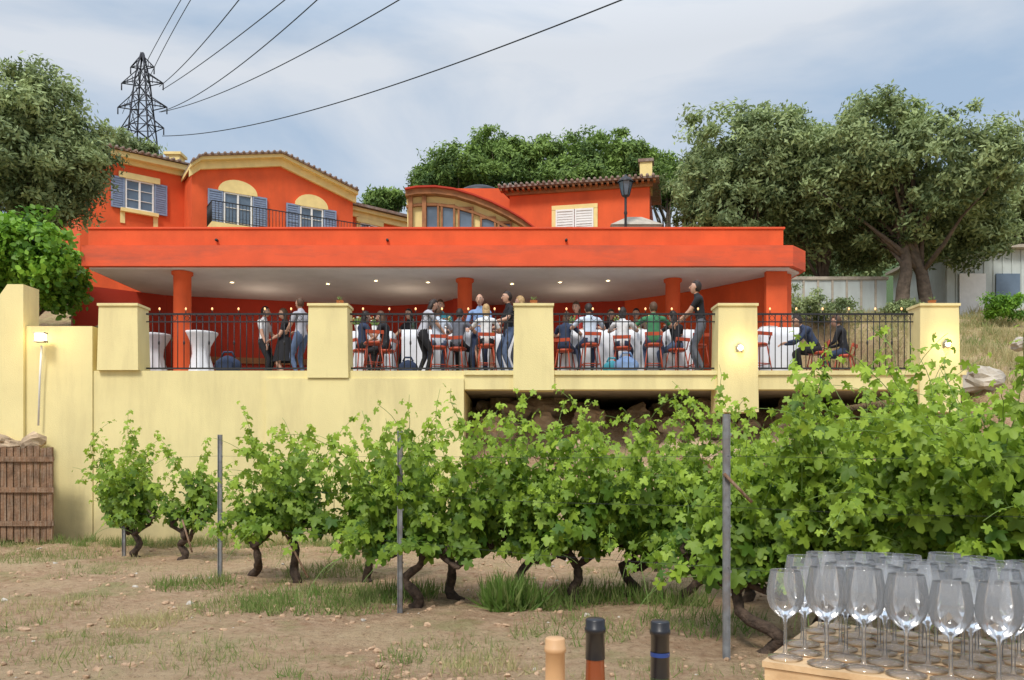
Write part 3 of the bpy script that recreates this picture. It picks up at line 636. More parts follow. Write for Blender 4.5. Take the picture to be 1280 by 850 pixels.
# ---------------------------------------------------------------- vines
def vleaf():
    pts=[(-90,.12),(-62,.72),(-35,.78),(-15,.52),(8,.95),(28,.92),(50,.58),(72,.98),(90,1.12)]
    out=[(r*math.cos(math.radians(a)),-r*math.sin(math.radians(a))) for a,r in pts]
    full=out+[(-x,y) for x,y in reversed(out[1:-1])]
    v=[(0,0,.0)]+[(x,y+0.0,-.22*(x*x+y*y)+.06*math.sin(5*math.atan2(y,x))) for x,y in full]
    v=[(x,-y,z) for x,y,z in v]
    n=len(full); f_=[(0,i+1,(i+1)%n+1) for i in range(n)]
    return v,f_
vt,vf=vleaf()
def vine(x,y,span=.75,top=2.0,nsh=15,seed=0,dirv=(-.77,.63),dp=.3):
    e=empty('grape_vine'); r=random.Random(seed); d=Vector((dirv[0],dirv[1],0)); g=G(x,y)
    mb=MB()
    def wob(p,a): return p+Vector((noise.noise(p*5+Vector((seed,0,0))),noise.noise(p*5+Vector((0,seed,9))),noise.noise(p*4)*.5))*a
    hd=.52+r.uniform(-.08,.12); lean=r.uniform(-.35,.35)
    base=Vector((x,y,g-.05)); head=Vector((x,y,g+hd))+d*lean
    pts=[wob(base.lerp(head,t)+d*(.09*math.sin(t*7+seed)),.20*t+.03) for t in np.linspace(0,1,14)]
    mb.tube(pts,[(.062-.022*t)*(1+.45*noise.noise(Vector((t*11,seed,0))))*(1.4 if t<.05 else 1) for t in np.linspace(0,1,14)],'bark',9)
    arms=[]
    for s_ in (-1,1):
        k=14; P_=[wob(pts[-1 if s_>0 else -2]+d*(s_*span*t)+Vector((0,0,-.13*math.sin(t*4+seed*.3)+.16*t)),.2*min(1,t*3)) if t>0 else pts[-1 if s_>0 else -2] for t in np.linspace(0,1,k)]
        mb.tube(P_,[(.042-.024*t)*(1+.45*noise.noise(Vector((t*14,seed,s_)))) for t in np.linspace(0,1,k)],'bark',7); arms+=P_[1:]
        for q in P_[2::2]: mb.tube([q,q+Vector((r.uniform(-.05,.05),r.uniform(-.04,.04),.07)),q+Vector((r.uniform(-.07,.07),r.uniform(-.05,.05),.15))],[.028,.02,.01],'bark',6)
    mb.obj('trunk',e)
    C=[];Nn=[];S=[];Tn=[]; ms=MB()
    for i in range(nsh):
        s=arms[r.randrange(len(arms))].copy(); side=Vector((-d.y,d.x,0))*r.uniform(-.32,.32)
        Ln=r.uniform(.55,1.28)*(top-hd)
        droop=r.random()<dp
        p=s.copy(); dr=(Vector((0,0,1))+side+d*r.uniform(-.35,.35)).normalized()
        if droop: dr=(Vector((0,0,.45))+side*2.2+d*r.uniform(-.6,.6)).normalized(); Ln*=.7
        pp=[p.copy()]; n=max(5,int(Ln/.05))
        for j in range(n):
            t=j/n
            dr=(dr+Vector((r.gauss(0,.09),r.gauss(0,.09),-.09 if droop else -.06*t))).normalized(); p=p+dr*.05; pp.append(p.copy())
            for q in range(2 if r.random()<.8*(1-t*.6) else 1):
                if t>.8 and r.random()<.35: continue
                a=r.uniform(0,6.28); ln=r.uniform(.03,.17)*(1-.6*t); o=Vector((math.cos(a)*ln,math.sin(a)*ln,r.uniform(-.06,.06)))
                if p.z+o.z<g+.48+r.uniform(0,.18): continue
                C.append(tuple(p+o)); 
                nn=Vector((o.x,o.y,0)).normalized()*.8+Vector((0,-.35,r.uniform(.1,1.1)))+Vector((r.gauss(0,.35),r.gauss(0,.35),0)); Nn.append(tuple(nn))
                S.append((.084*(1-.66*t**1.6)+.008)*r.uniform(.65,1.2)); Tn.append(min(1,max(0,.28+.5*t**1.3+r.gauss(0,.2)+.12*(p.z-1.2))))
        ms.tube(pp,[.006-.004*k/len(pp) for k in range(len(pp))],'stem',5)
    ms.obj('shoots',e)
    leafmesh('leaves',np.array(C),np.array(Nn),np.array(S),np.array(Tn),vt,vf,'leaf_vine',down=.45,parent=e)
VL=[(172,12.7,.6,2.0,24),(225,12.3,.55,1.85,13),(318,10.6,.4,1.75,12),(368,10.2,.6,2.0,26),(462,10.3,.5,2.0,18),(518,8.5,.6,2.15,28),(575,8.9,.6,2.05,24),(640,8.6,.6,2.1,28),(735,8.6,.6,2.05,28),(780,9.3,.6,2.0,20),(855,8.9,.7,2.1,26),(930,8.8,.7,2.15,24),(820,11,.7,1.95,16),(965,6.5,.5,1.9,22),(1040,6.7,.6,2.1,28),(1110,6.3,.6,2.2,32),(1190,6.1,.6,2.32,32),(1270,5.8,.6,2.3,30),(1350,5.6,.6,2.2,22),(1010,8.4,.7,2.15,22),(1120,8.0,.7,2.35,24),(1230,7.8,.7,2.45,24)]
for i,(px,Yv,spn,top,ns) in enumerate(VL):
    vine(XX(px,Yv),Yv,spn,top,int(ns*1.2),seed=i*3+1,dirv=(-.77,.63) if Yv<7.7 or Yv>9.8 else (-.97,.22),dp=.12 if i<2 else .3)
posts=[(908,6.3,1.93),(500,8.2,1.86),(275,10.5,1.88),(155,12.8,1.25),(1330,5.2,1.95)]
for i,(px,Yp_,h) in enumerate(posts):
    mb=MB(); x=XX(px,Yp_); g=G(x,Yp_); w_=.026
    mb.box((x-w_,Yp_-.02,g-.1),(x-w_+.006,Yp_+.02,h),'steel'); mb.box((x+w_-.006,Yp_-.02,g-.1),(x+w_,Yp_+.02,h),'steel'); mb.box((x-w_+.006,Yp_-.004,g-.1),(x+w_-.006,Yp_+.002,h),'steel')
    for k in range(8): mb.box((x+w_,Yp_-.012,.5+k*.18),(x+w_+.012,Yp_-.004,.52+k*.18),'steel')
    mb.obj('vineyard_post')
mb=MB()
pc=[(XX(a_,b_),b_) for a_,b_,_ in sorted(posts,key=lambda q:-q[0])]
for i in range(len(pc)-1):
    for z in (.72,1.2,1.6):
        mb.tube([(pc[i][0],pc[i][1],z),((pc[i][0]+pc[i+1][0])/2,(pc[i][1]+pc[i+1][1])/2,z-.02),(pc[i+1][0],pc[i+1][1],min(z,1.2) if i==3 else z)],.0015,'cable',5)
mb.obj('trellis_wires')
mb=MB()
for (a_,b_) in (((350,655,10.2),(385,722,9.9)),((940,628,6.2),(905,592,6.28)),((228,650,11.8),(240,690,11.6))):
    mb.tube([W(*a_),W(*b_)],.014,'oldwood',6)
mb.obj('wooden_stake')
# ---------------------------------------------------------------- furniture
FZ=3.206
def cocktail(px,Yt):
    mb=MB(); mb.lathe([(.36,0),(.30,.25),(.20,.62),(.22,.8),(.36,1.05),(.385,1.09),(.37,1.11),(0,1.112)],(XX(px,Yt),Yt,FZ),'cloth',40,.07,9); mb.obj('cocktail_table')
def hightable(px0,px1,Yt,dep=.7,h=1.08):
    x0,x1=XX(px0,Yt),XX(px1,Yt); mb=MB(); per=[]
    n1=max(8,int((x1-x0)/.06)); n2=int(dep/.06)
    for i in range(n1): per.append((x0+(x1-x0)*i/n1,Yt,0,-1))
    for i in range(n2): per.append((x1,Yt+dep*i/n2,1,0))
    for i in range(n1): per.append((x1-(x1-x0)*i/n1,Yt+dep,0,1))
    for i in range(n2): per.append((x0,Yt+dep-dep*i/n2,-1,0))
    k=len(per); vs=[];rows=5
    for r_ in range(rows+1):
        t=r_/rows; z=FZ+h-(h-.06)*t
        for i,(x,y,a,b_) in enumerate(per):
            wv=(.035*math.sin(i*.9)+.02*math.sin(i*2.3+1))*t+.02*t; vs.append((x+a*wv,y+b_*wv,z))
    fs=[(r_*k+i,(r_+1)*k+i,(r_+1)*k+(i+1)%k,r_*k+(i+1)%k) for r_ in range(rows) for i in range(k)]+[tuple(range(k))]
    mb.add(vs,fs,'cloth',True); mb.obj('tablecloth_table')
    for j in range(int((x1-x0)/.35)):
        x=x0+.2+j*.35; y=Yt+random.uniform(.15,.5); q=random.random()
        m_=MB()
        if q<.4:
            m_.lathe([(.0,0),(.037,0),(.037,.18),(.014,.24),(.014,.3),(0,.3)],(x,y,FZ+h),random.choice(['bottle','amber','bottle']),12); m_.obj('wine_bottle')
        elif q<.7:
            m_.lathe([(.05,0),(.07,.15),(.06,.15)],(x,y,FZ+h),'white',12)
            for _ in range(26):
                a=random.uniform(0,6.28); rr=random.uniform(.02,.13); m_.tube([(x,y,FZ+h+.1),(x+rr*math.cos(a),y+rr*math.sin(a),FZ+h+random.uniform(.2,.33))],[.006,.014],'stem',4); 
            for _ in range(12): m_.ell((x+random.uniform(-.11,.11),y+random.uniform(-.1,.1),FZ+h+random.uniform(.22,.34)),(.022,.022,.018),random.choice(['white','redmetal','cream']),6,4)
            m_.obj('flower_arrangement')
        else:
            m_.lathe([(.0,0),(.16,.0),(.19,.03),(.18,.03),(0,.02)],(x,y,FZ+h),'white',16)
            for _ in range(9): m_.ell((x+random.uniform(-.1,.1),y+random.uniform(-.1,.1),FZ+h+.045),(.03,.03,.025),random.choice(['cork','redmetal','stem']),7,5)
            m_.obj('food_platter')
def stool(x,y,yaw,seat=.66,back=True):
    mb=MB()
    mb.lathe([(0,-.03),(.17,-.03),(.185,-.01),(.185,.015),(.16,.03),(0,.035)],(0,0,seat),'redmetal',18)
    for sx_ in (-1,1):
        for sy in (-1,1):
            mb.tube([(sx_*.12,sy*.12,seat-.02),(sx_*.2,sy*.2,0)],.013,'redmetal',6)
    z=seat*.4; q=.12+.08*(1-.4)
    c4=[(-q,-q,z),(q,-q,z),(q,q,z),(-q,q,z),(-q,-q,z)]
    mb.tube(c4,.011,'redmetal',6)
    if back:
        for sx_ in (-1,1): mb.tube([(sx_*.15,-.13,seat),(sx_*.17,-.19,seat+.24)],.013,'redmetal',6)
        mb.box((-.175,-.215,seat+.17),(.175,-.19,seat+.24),'redmetal')
    mb.obj('bar_stool' if seat>.55 else 'chair',None,(x,y,FZ),yaw)
cocktail(250,17.6); cocktail(192,17.9)
hightable(434,490,17.2); hightable(502,590,17.0); hightable(600,650,17.6); hightable(702,868,17.0); hightable(952,1000,16.7)
p=W(206,425,18.6); mb2=MB()
c0=Vector((p.x,18.6,FZ+.62)); mb2.tube([c0+Vector((0,-.0,0)),c0+Vector((0,.15,0)),c0+Vector((0,.5,0)),c0+Vector((0,.85,0)),c0+Vector((0,1.0,0))],[.52,.56,.62,.56,.52],'darkred',36)
mb2.tube([c0+Vector((0,-.02,0)),c0+Vector((0,.05,0))],[.55,.56],'oak',36); mb2.tube([c0+Vector((0,-.03,0)),c0+Vector((0,0,0))],.48,'darkred',36); mb2.obj('wine_barrel')
def bag(px,Yb,m,s=.25):
    mb=MB(); x=XX(px,Yb)
    def fn(p,d): return Vector((p.x*(1+.12*noise.noise(d*3+Vector((px,0,0)))),p.y,p.z*(1.0 if d.z<0 else 1-.25*abs(d.x))))
    mb.ell((x,Yb,FZ+s*.72),(s,s*.6,s*.75),m,16,10,None,fn); mb.tube([(x-s*.5,Yb,FZ+s*1.3),(x-s*.3,Yb,FZ+s*1.7),(x+s*.3,Yb,FZ+s*1.7),(x+s*.5,Yb,FZ+s*1.3)],.02,m,6)
    mb.box((x-s*.5,Yb-s*.66,FZ+s*.35),(x+s*.5,Yb-s*.5,FZ+s*.9),m); mb.obj('backpack')
bag(285,15.9,C_['navy'],.27); bag(783,15.75,C_['blue'],.25); bag(510,15.8,C_['navy'],.2); bag(765,15.9,C_['teal'],.2)
# ---------------------------------------------------------------- people
def ik(a,t,l1,l2,pole):
    d=t-a; Ld=min(max(d.length,.1),.995*(l1+l2)); dr=d.normalized(); xx=(l1*l1-l2*l2+Ld*Ld)/(2*Ld); h=math.sqrt(max(l1*l1-xx*xx,0))
    p=(pole-dr*pole.dot(dr)); p=p.normalized() if p.length>1e-4 else Vector((0,1,0))
    return a+dr*xx+p*h, a+dr*Ld
def person(name,px,Yp_,yaw,h=1.72,mode='stand',seat=.66,lean=0.0,side=0.0,hl=None,hr=None,shirt='white',trs='navy',skin=0,hair='brown',hlen=0,long=False,skirt=False,hyaw=0,hpitch=0,fem=False,bald=False):
    s=h/1.75; SKM=SK[skin]; sh=C_[shirt]; tr=C_[trs]; hm=H_[hair]
    V3=Vector
    pz=.93 if mode=='stand' else (seat+.10)/s
    pel=V3((0,0,pz)); R=Matrix.Rotation(side,3,'Y')@Matrix.Rotation(-lean,3,'X')
    def T_(x,y,z): return pel+R@V3((x,y,z))
    wd=.165 if fem else .19
    J=dict(pel=pel,wai=T_(0,0,.13),che=T_(0,.0,.30),upc=T_(0,-.01,.43),nek=T_(0,0,.51),hed=T_(0,.02,.59))
    for sd_,k in ((-1,'l'),(1,'r')):
        J['sh'+k]=T_(sd_*wd,-.01,.44)
        J['hi'+k]=pel+V3((sd_*.10,0,-.05))
        if mode=='stand':
            ank=V3((sd_*.12,-.03 if k=='l' else .06,.08)); pole=V3((sd_*.1,1,0))
        else:
            ank=V3((sd_*.13,.34,max(.08,(seat-.40)/s))); pole=V3((sd_*.25,1,1.2))
        J['kn'+k],J['an'+k]=ik(J['hi'+k],ank,.43,.43,pole)
        J['to'+k]=J['an'+k]+V3((sd_*.03,.16,-.055))
        tgt=(hl if k=='l' else hr)
        if tgt is None: tgt=J['sh'+k]+V3((sd_*.07,.10,-.52)) if mode=='stand' else V3((sd_*.12,.38,pz+.12))
        else: tgt=V3(tgt)
        J['el'+k],J['wr'+k]=ik(J['sh'+k],tgt,.28,.25,V3((sd_*.6,-.7,-.5)))
        J['um'+k]=J['sh'+k].lerp(J['el'+k],.55)
        J['th'+k]=J['hi'+k].lerp(J['kn'+k],.4); J['ca'+k]=J['kn'+k].lerp(J['an'+k],.35)
    rad=dict(pel=(.155,.11),wai=(.12 if fem else .14,.095),che=(.145 if fem else .165,.105),upc=(.12,.085),nek=(.058,.055),hed=(.052,.052))
    for k in 'lr': rad.update({'sh'+k:(.062,.062),'um'+k:(.05,.05),'el'+k:(.041,.041),'wr'+k:(.027,.027),'hi'+k:(.095,.095),'th'+k:(.083,.083),'kn'+k:(.058,.058),'ca'+k:(.056,.056),'an'+k:(.04,.04),'to'+k:(.036,.03)})
    keys=list(J); ix={k:i for i,k in enumerate(keys)}
    bones=[('pel','wai',sh),('wai','che',sh),('che','upc',sh),('upc','nek',sh),('nek','hed',SKM)]
    leg=SKM if skirt else tr
    for k in 'lr':
        bones+=[('upc','sh'+k,sh),('sh'+k,'um'+k,sh),('um'+k,'el'+k,sh if long else SKM),('el'+k,'wr'+k,sh if long else SKM),('pel','hi'+k,tr),('hi'+k,'th'+k,tr),('th'+k,'kn'+k,leg),('kn'+k,'ca'+k,leg),('ca'+k,'an'+k,leg),('an'+k,'to'+k,M['shoe'])]
    me=bpy.data.meshes.new('tmp'); me.from_pydata([J[k]*s for k in keys],[(ix[a],ix[b_]) for a,b_,_ in bones],[]); o=bpy.data.objects.new('tmp',me); scene.collection.objects.link(o)
    o.modifiers.new('Skin','SKIN'); 
    for k in keys:
        sv=me.skin_vertices[0].data[ix[k]]; sv.radius=(rad[k][0]*s,rad[k][1]*s); sv.use_root=(k=='pel')
    ss=o.modifiers.new('S','SUBSURF'); ss.levels=2; ss.render_levels=2
    dg=bpy.context.evaluated_depsgraph_get(); dg.update(); ev=o.evaluated_get(dg); m2=bpy.data.meshes.new_from_object(ev)
    vs=[v.co.copy() for v in m2.vertices]; fs=[tuple(p.vertices) for p in m2.polygons]
    mb=MB(); a_=np.array([J[b[0]] for b in bones])*s; bb=np.array([J[b[1]] for b in bones])*s; rr=np.array([max(rad[b[0]])+max(rad[b[1]]) for b in bones])*.5*s
    cen=np.array([p.center for p in m2.polygons]); d=bb-a_
    t=np.clip(np.einsum('fbk,bk->fb',cen[:,None]-a_[None],d)/np.sum(d*d,1)[None],0,1); ds=np.linalg.norm(cen[:,None]-(a_[None]+t[...,None]*d[None]),axis=2)-rr[None]*.75; bi=ds.argmin(1)
    mb.v+=[tuple(v) for v in vs]
    for fi,f_ in enumerate(fs):
        m_=bones[bi[fi]][2]; 
        mb.f.append(f_); mb.m.append(mb.mi(m_)); mb.s.append(True)
    bpy.data.objects.remove(o); bpy.data.meshes.remove(m2)
    if skirt:
        if mode=='stand': mb.lathe([(.25,-.42),(.21,-.2),(.17,0),(.135,.12)],tuple(J['pel']*s),tr,20,.08,7)
    hR=R@Matrix.Rotation(hyaw,3,'Z')@Matrix.Rotation(-hpitch,3,'X')
    hc=(J['hed']*s)+hR@V3((0,.02,.085))*s
    def hf(p,dv):
        k=1.0
        if dv.z<0: k=1+.30*dv.z
        q=V3((p.x*k,p.y*(1+.06*dv.z if dv.y>0 else 1),p.z))
        if dv.y>0:
            q.y-=.004*math.exp(-((dv.z-.08)/.12)**2)
            q.y+=.006*math.exp(-((dv.z-.3)/.12)**2)
            if abs(dv.x)<.35 and dv.z<-.55: q.y+=.012
        return q*s
    mb.ell(hc,(.073,.092,.118),SKM,20,14,hR,hf)
    E=lambda v: hc+hR@(V3(v)*s)
    mb.tube([E((0,.086,.015)),E((0,.104,-.012)),E((0,.108,-.028)),E((0,.088,-.038))],[.008*s,.012*s,.015*s,.008*s],SKM,7)
    for q in (-1,1):
        mb.ell(E((q*.031,.079,.012)),(.013*s,.009*s,.008*s),'white',8,5,hR); mb.ell(E((q*.031,.0875,.012)),(.006*s,.003*s,.006*s),'eye',6,4,hR)
        mb.tube([E((q*.016,.088,.032)),E((q*.032,.086,.037)),E((q*.048,.076,.032))],.004*s,hm,5)
        mb.ell(E((q*.075,-.005,.0)),(.008*s,.018*s,.032*s),SKM,8,6,hR)
    mb.tube([E((-.024,.080,-.06)),E((0,.088,-.058)),E((.024,.080,-.06))],[.003*s,.007*s,.003*s],'lip',6)
    if not bald:
        def hh(p,dv):
            q=p.copy()
            cut=.36 if dv.y>.2 else -.75 if dv.y<-.1 else .0
            if dv.y>.15 and dv.z<.45: q=q*.80
            elif dv.z<cut: q=q*.86
            q*=1+.05*noise.noise(dv*5)
            return q*s
        mb.ell(hc+hR@V3((0,-.008,.014))*s,(.084,.102,.120),hm,22,16,hR,hh)
    if hlen>0:
        def hl_(p,dv): return V3((p.x*(1-.25*max(0,-dv.z)),p.y,p.z))*(s*(1+.06*noise.noise(dv*6)))
        mb.ell(hc+hR@V3((0,-.055,-.035-hlen*.35))*s,(.082,.05,.10+hlen*.45),hm,16,12,hR,hl_)
    for sd_,k in ((-1,'l'),(1,'r')):
        wr=J['wr'+k]*s; fd=(J['wr'+k]-J['el'+k]).normalized(); ax=fd.cross(V3((0,0,1))); ax=ax.normalized() if ax.length>.1 else V3((1,0,0)); nrmv=ax.cross(fd).normalized()
        R3=Matrix((ax,fd,nrmv)).transposed()
        mb.ell(wr+fd*.045*s,(.040*s,.052*s,.017*s),SKM,10,8,R3)
        for fi,(ox,ln) in enumerate(((-.028,.068),(-.010,.078),(.010,.074),(.027,.058))):
            b0=wr+(fd*.082+ax*ox)*s; cu_=-nrmv
            p1=b0+(fd*.9+cu_*.25).normalized()*ln*.45*s; p2=p1+(fd*.6+cu_*.7).normalized()*ln*.32*s; p3=p2+(fd*.25+cu_*.9).normalized()*ln*.24*s
            mb.tube([b0-fd*.01*s,p1,p2,p3],[.0095*s,.009*s,.0082*s,.006*s],SKM,6)
        b0=wr+(fd*.03-sd_*ax*.032)*s; p1=b0+(fd*.6-sd_*ax*.8).normalized()*.032*s; p2=p1+(fd*.95-sd_*ax*.25).normalized()*.03*s
        mb.tube([b0,p1,p2],[.013*s,.011*s,.008*s],SKM,6)
    mb.obj(name,None,(XX(px,Yp_),Yp_,FZ),yaw)
PI=math.pi
person('man_in_white_shirt',330,17.8,-PI*.55,1.74,shirt='white',trs='black',hair='dark',hl=(-.15,.3,1.05),hr=(.2,.15,.85))
person('woman_in_black_dress',356,17.7,PI*.55,1.68,shirt='black',trs='black',hair='brown',hlen=.25,skirt=True,fem=True,hl=(-.1,.28,1.0))
person('woman_in_patterned_top',376,16.7,PI*.3,1.72,shirt='pattern',trs='jeans',hair='brown',fem=True,hl=(-.12,.3,1.05),hr=(.12,.3,1.05))
def seated(name,px,Y_,yaw,seat=.64,**k):
    person(name,px,Y_,yaw,mode='sit',seat=seat,**k); stool(XX(px,Y_),Y_,yaw,seat)
seated('woman_in_black_top',483,16.5,PI*.4,.55,h=1.65,shirt='black',trs='black',hair='brown',hlen=.2,fem=True,lean=.15)
seated('woman_in_dark_dress',452,16.8,-PI*.3,.6,h=1.65,shirt='navy',trs='black',hair='dark',hlen=.15,fem=True,lean=.1)
person('woman_in_grey_top',527,16.2,-PI*.35,1.66,lean=.35,shirt='pattern',trs='black',hair='dark',fem=True,hlen=.1,hl=(-.15,.5,.9),hr=(.15,.5,.9))
person('man_in_teal_shirt',553,17.9,PI*.9,1.9,shirt='teal',trs='navy',hair='brown',hl=(-.15,.4,1.08),hr=(.15,.4,1.08),lean=.1)
person('woman_in_black_blouse',512,18.0,PI*.85,1.72,shirt='black',trs='black',hair='dark',hlen=.2,fem=True,hl=(-.15,.4,1.05),hr=(.15,.4,1.05))
person('bald_man_in_blue_shirt',600,16.75,PI*.95,1.8,shirt='blue',trs='navy',hair='grey',bald=True,long=True,hl=(-.15,.35,1.05),hr=(.2,.3,1.0))
seated('woman_in_white_top',608,16.05,0.1,.60,h=1.68,shirt='white',trs='black',hair='blond',hlen=.12,fem=True,lean=.1,skirt=True,hl=(-.2,.4,1.1),hr=(.2,.35,1.0))
seated('man_in_dark_shirt',572,16.5,-.3,.60,h=1.68,shirt='grey',trs='black',hair='dark',lean=.15,hl=(-.2,.4,1.1),hr=(.2,.4,1.1))
seated('man_in_pale_blue_shirt',548,16.3,.2,.60,h=1.7,shirt='pale',trs='jeans',hair='brown',lean=.15,hl=(-.2,.4,1.1),hr=(.2,.4,1.1))
person('man_in_black_shirt',636,16.45,PI*.6,1.8,shirt='black',trs='jeans',hair='dark',hl=(-.2,.35,1.08),hr=(.2,.3,1.0))
person('woman_with_blond_hair',652,17.0,PI*.35,1.82,shirt='white',trs='grey',hair='blond',hlen=.15,fem=True,hl=(-.1,.3,1.1))
person('woman_in_red_top',724,17.9,PI*.85,1.86,shirt='red',trs='navy',hair='brown',fem=True,lean=.2,hl=(-.2,.45,1.05),hr=(.2,.45,1.05),hlen=.05)
person('woman_in_black_cardigan',762,18.2,PI*1.05,1.74,shirt='black',trs='navy',hair='brown',fem=True,lean=.1,hlen=.2,hl=(-.2,.4,1.05),hr=(.2,.4,1.05))
person('man_in_tan_shirt',796,18.3,PI*.9,1.78,shirt='tan',trs='navy',hair='dark',lean=.1,hl=(-.2,.4,1.05),hr=(.2,.4,1.05))
seated('man_in_pale_shirt',738,16.35,.15,.66,h=1.75,shirt='pale',trs='navy',hair='dark',lean=.18,hl=(-.25,.42,1.1),hr=(.25,.42,1.1))
seated('woman_in_dark_top',706,16.8,-.4,.6,h=1.65,shirt='navy',trs='navy',hair='brown',fem=True,lean=.15,hl=(-.2,.42,1.1),hr=(.2,.42,1.1),hlen=.1)
seated('woman_in_white_blouse',778,16.4,-.2,.60,h=1.68,shirt='white',trs='navy',hair='dark',fem=True,lean=.1,hl=(-.2,.42,1.1),hr=(.2,.42,1.1),hlen=.06)
seated('man_in_green_shirt',817,16.35,-.15,.66,h=1.78,shirt='green',trs='jeans',hair='brown',skin=0,lean=.12,hl=(-.35,.38,1.1),hr=(.3,.42,1.1),hyaw=.3)
seated('woman_in_dark_jacket',846,16.7,.5,.6,h=1.66,shirt='black',trs='jeans',hair='dark',fem=True,lean=.15,hl=(-.2,.42,1.1),hr=(.2,.42,1.1),hlen=.12)
person('man_in_black_t_shirt',877,15.62,PI*.42,1.85,shirt='black',trs='grey',hair='dark',lean=.15,hl=(-.12,.40,.98),hr=(.15,.42,.98),hpitch=-.35)
seated('man_in_navy_jacket',1022,16.0,PI*.45,.45,h=1.75,shirt='navy',trs='black',hair='dark',long=True,lean=.6,hl=(-.15,.62,.66),hr=(.15,.62,.66),hpitch=-.3)
seated('man_in_black_jacket',1056,16.5,PI*.3,.45,h=1.72,shirt='black',trs='navy',hair='brown',long=True,lean=.2)
for px,Ys,yw in ((467,16.1,.3),(873,16.5,.1),(948,16.3,.4)): stool(XX(px,Ys),Ys,yw,.66)
# ---------------------------------------------------------------- foreground
mb=MB(); mb.box((-.6,.75,1.01),(1.9,1.93,1.05),'wood')
for x in (-.5,1.8):
    for y in (.85,1.83): mb.box((x-.035,y-.035,0),(x+.035,y+.035,1.008),'wood')
mb.box((-.5,.87,.9),(1.8,.9,1.005),'wood'); mb.obj('wooden_table')
C0=Vector((.50,1.60,0)); d1=Vector((.55,.83,0)).normalized(); d2=Vector((.83,-.55,0)).normalized(); zt=1.19; zb=1.052
mb=MB(); fc=Fr((C0.x,C0.y),(C0.x+d2.x,C0.y+d2.y)); DW=.46; LW=.86
mb.fbox(fc,0,LW,-DW,-.0,zt-.012,zt,'wood')
mb.fbox(fc,0.004,LW-.004,-.016,-.004,zb,zt-.014,'wood'); mb.fbox(fc,0.004,LW-.004,-DW+.004,-DW+.016,zb,zt-.014,'wood')
mb.fbox(fc,0.004,.016,-DW+.018,-.018,zb,zt-.014,'wood'); mb.fbox(fc,LW-.016,LW-.004,-DW+.018,-.018,zb,zt-.014,'wood')
for k in range(1,6): mb.fbox(fc,0,LW,-DW*k/6-.001,-DW*k/6+.001,zt+.0005,zt+.001,'oak')
mb.obj('wooden_crate')
def glassmat(name,refr):
    gl,nt,b=newmat(name); N=nt.nodes; L=nt.links
    if refr:
        tr=N.new('ShaderNodeBsdfRefraction'); tr.inputs['IOR'].default_value=1.001; tr.inputs['Roughness'].default_value=0; tr.inputs[0].default_value=(.99,.99,.99,1)
    else:
        tr=N.new('ShaderNodeBsdfTransparent'); tr.inputs[0].default_value=(.985,.99,.99,1)
    gs=N.new('ShaderNodeBsdfGlossy'); gs.inputs['Roughness'].default_value=.04
    lw=N.new('ShaderNodeFresnel'); lw.inputs['IOR'].default_value=1.7; ms=N.new('ShaderNodeMixShader'); L.new(lw.outputs[0],ms.inputs[0]); L.new(tr.outputs[0],ms.inputs[1]); L.new(gs.outputs[0],ms.inputs[2])
    df=N.new('ShaderNodeBsdfDiffuse'); df.inputs[0].default_value=(.9,.92,.94,1); tl=N.new('ShaderNodeBsdfTranslucent'); tl.inputs[0].default_value=(.9,.92,.94,1)
    m1=N.new('ShaderNodeMixShader'); m1.inputs[0].default_value=.5; L.new(df.outputs[0],m1.inputs[1]); L.new(tl.outputs[0],m1.inputs[2])
    m2=N.new('ShaderNodeMixShader'); m2.inputs[0].default_value=.10; L.new(ms.outputs[0],m2.inputs[1]); L.new(m1.outputs[0],m2.inputs[2])  # white haze mixed into the glass colour, standing in for light lost between glasses
    L.new(m2.outputs[0],N['Material Output'].inputs[0]); return gl
gms=[glassmat('clear_glass',False),glassmat('hazed_glass_b',True)]
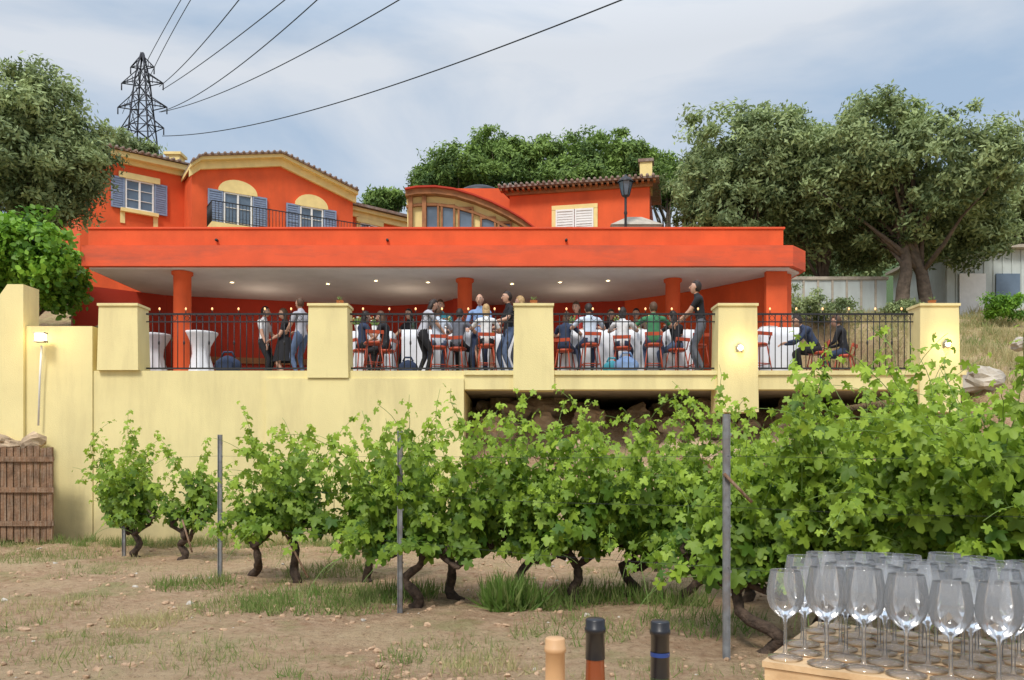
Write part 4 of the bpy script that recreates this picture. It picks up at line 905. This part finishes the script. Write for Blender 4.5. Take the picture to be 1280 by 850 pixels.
def gmesh(gl):
    mb=MB()
    mb.lathe([(.034,.0),(.035,.002),(.02,.004),(.006,.008),(.0036,.016),(.0034,.07),(.0055,.082),(.018,.090),(.031,.104),(.037,.122),(.0378,.136),(.035,.158),(.0305,.182)],(0,0,0),gl,28)
    mb.tube([(.0303*math.cos(a),.0303*math.sin(a),.1822) for a in np.linspace(0,2*math.pi,29)],.0007,gl,5)
    return mb
meshes=[gmesh(g).obj('wine_glass') for g in gms]
mds=[o.data for o in meshes]
for o in meshes: bpy.data.objects.remove(o)
for i in range(12):
    for j in range(6):
        u=.04+i*.0735+(j%2)*.02+random.uniform(-.007,.007); dd=.04+j*.075+random.uniform(-.007,.007)
        if u>LW-.03: continue
        p=fc.pt(u,-dd,zt+.002)
        o=bpy.data.objects.new('wine_glass',mds[(i+j)%2]); o.location=p; o.rotation_euler=(0,0,random.uniform(0,6)); s=random.uniform(.96,1.05); o.scale=(s,s,s); scene.collection.objects.link(o)
def bottle(px,py,Yb,cap,body,capl=.06,seal=None):
    p=W(px,py,Yb); zt_=p.z; h=zt_-1.052; mb=MB()
    mb.lathe([(0,0),(.037,0),(.038,.01),(.038,h-.165),(.035,h-.145),(.020,h-.118),(.0155,h-.098),(.0140,h-.06)],(p.x,Yb,1.052),body,28)
    mb.lathe([(.0135,h-.06),(.0135,h-.045)],(p.x,Yb,1.052),body,24)
    mb.lathe([(.0152,h-capl),(.0147,h-.022),(.0165,h-.021),(.0165,h-.014),(.0152,h-.013),(.0152,h-.002),(.0135,h),(0,h+.0003)],(p.x,Yb,1.052),cap,28)
    if seal: mb.lathe([(.0155,h-.056),(.0155,h-.049)],(p.x,Yb,1.052),seal,24)
    mb.obj('wine_bottle')
bottle(694,797,1.22,'cork','bottle',.07)
bottle(744,773,1.24,'foil','amber',.062)
bottle(825,776,1.28,'foil','bottle',.095,'foilblue')
scene.view_settings.view_transform='Standard'; scene.view_settings.look='None'; scene.view_settings.exposure=0
print('faces',sum(len(o.data.polygons) for o in scene.objects if o.type=='MESH'))
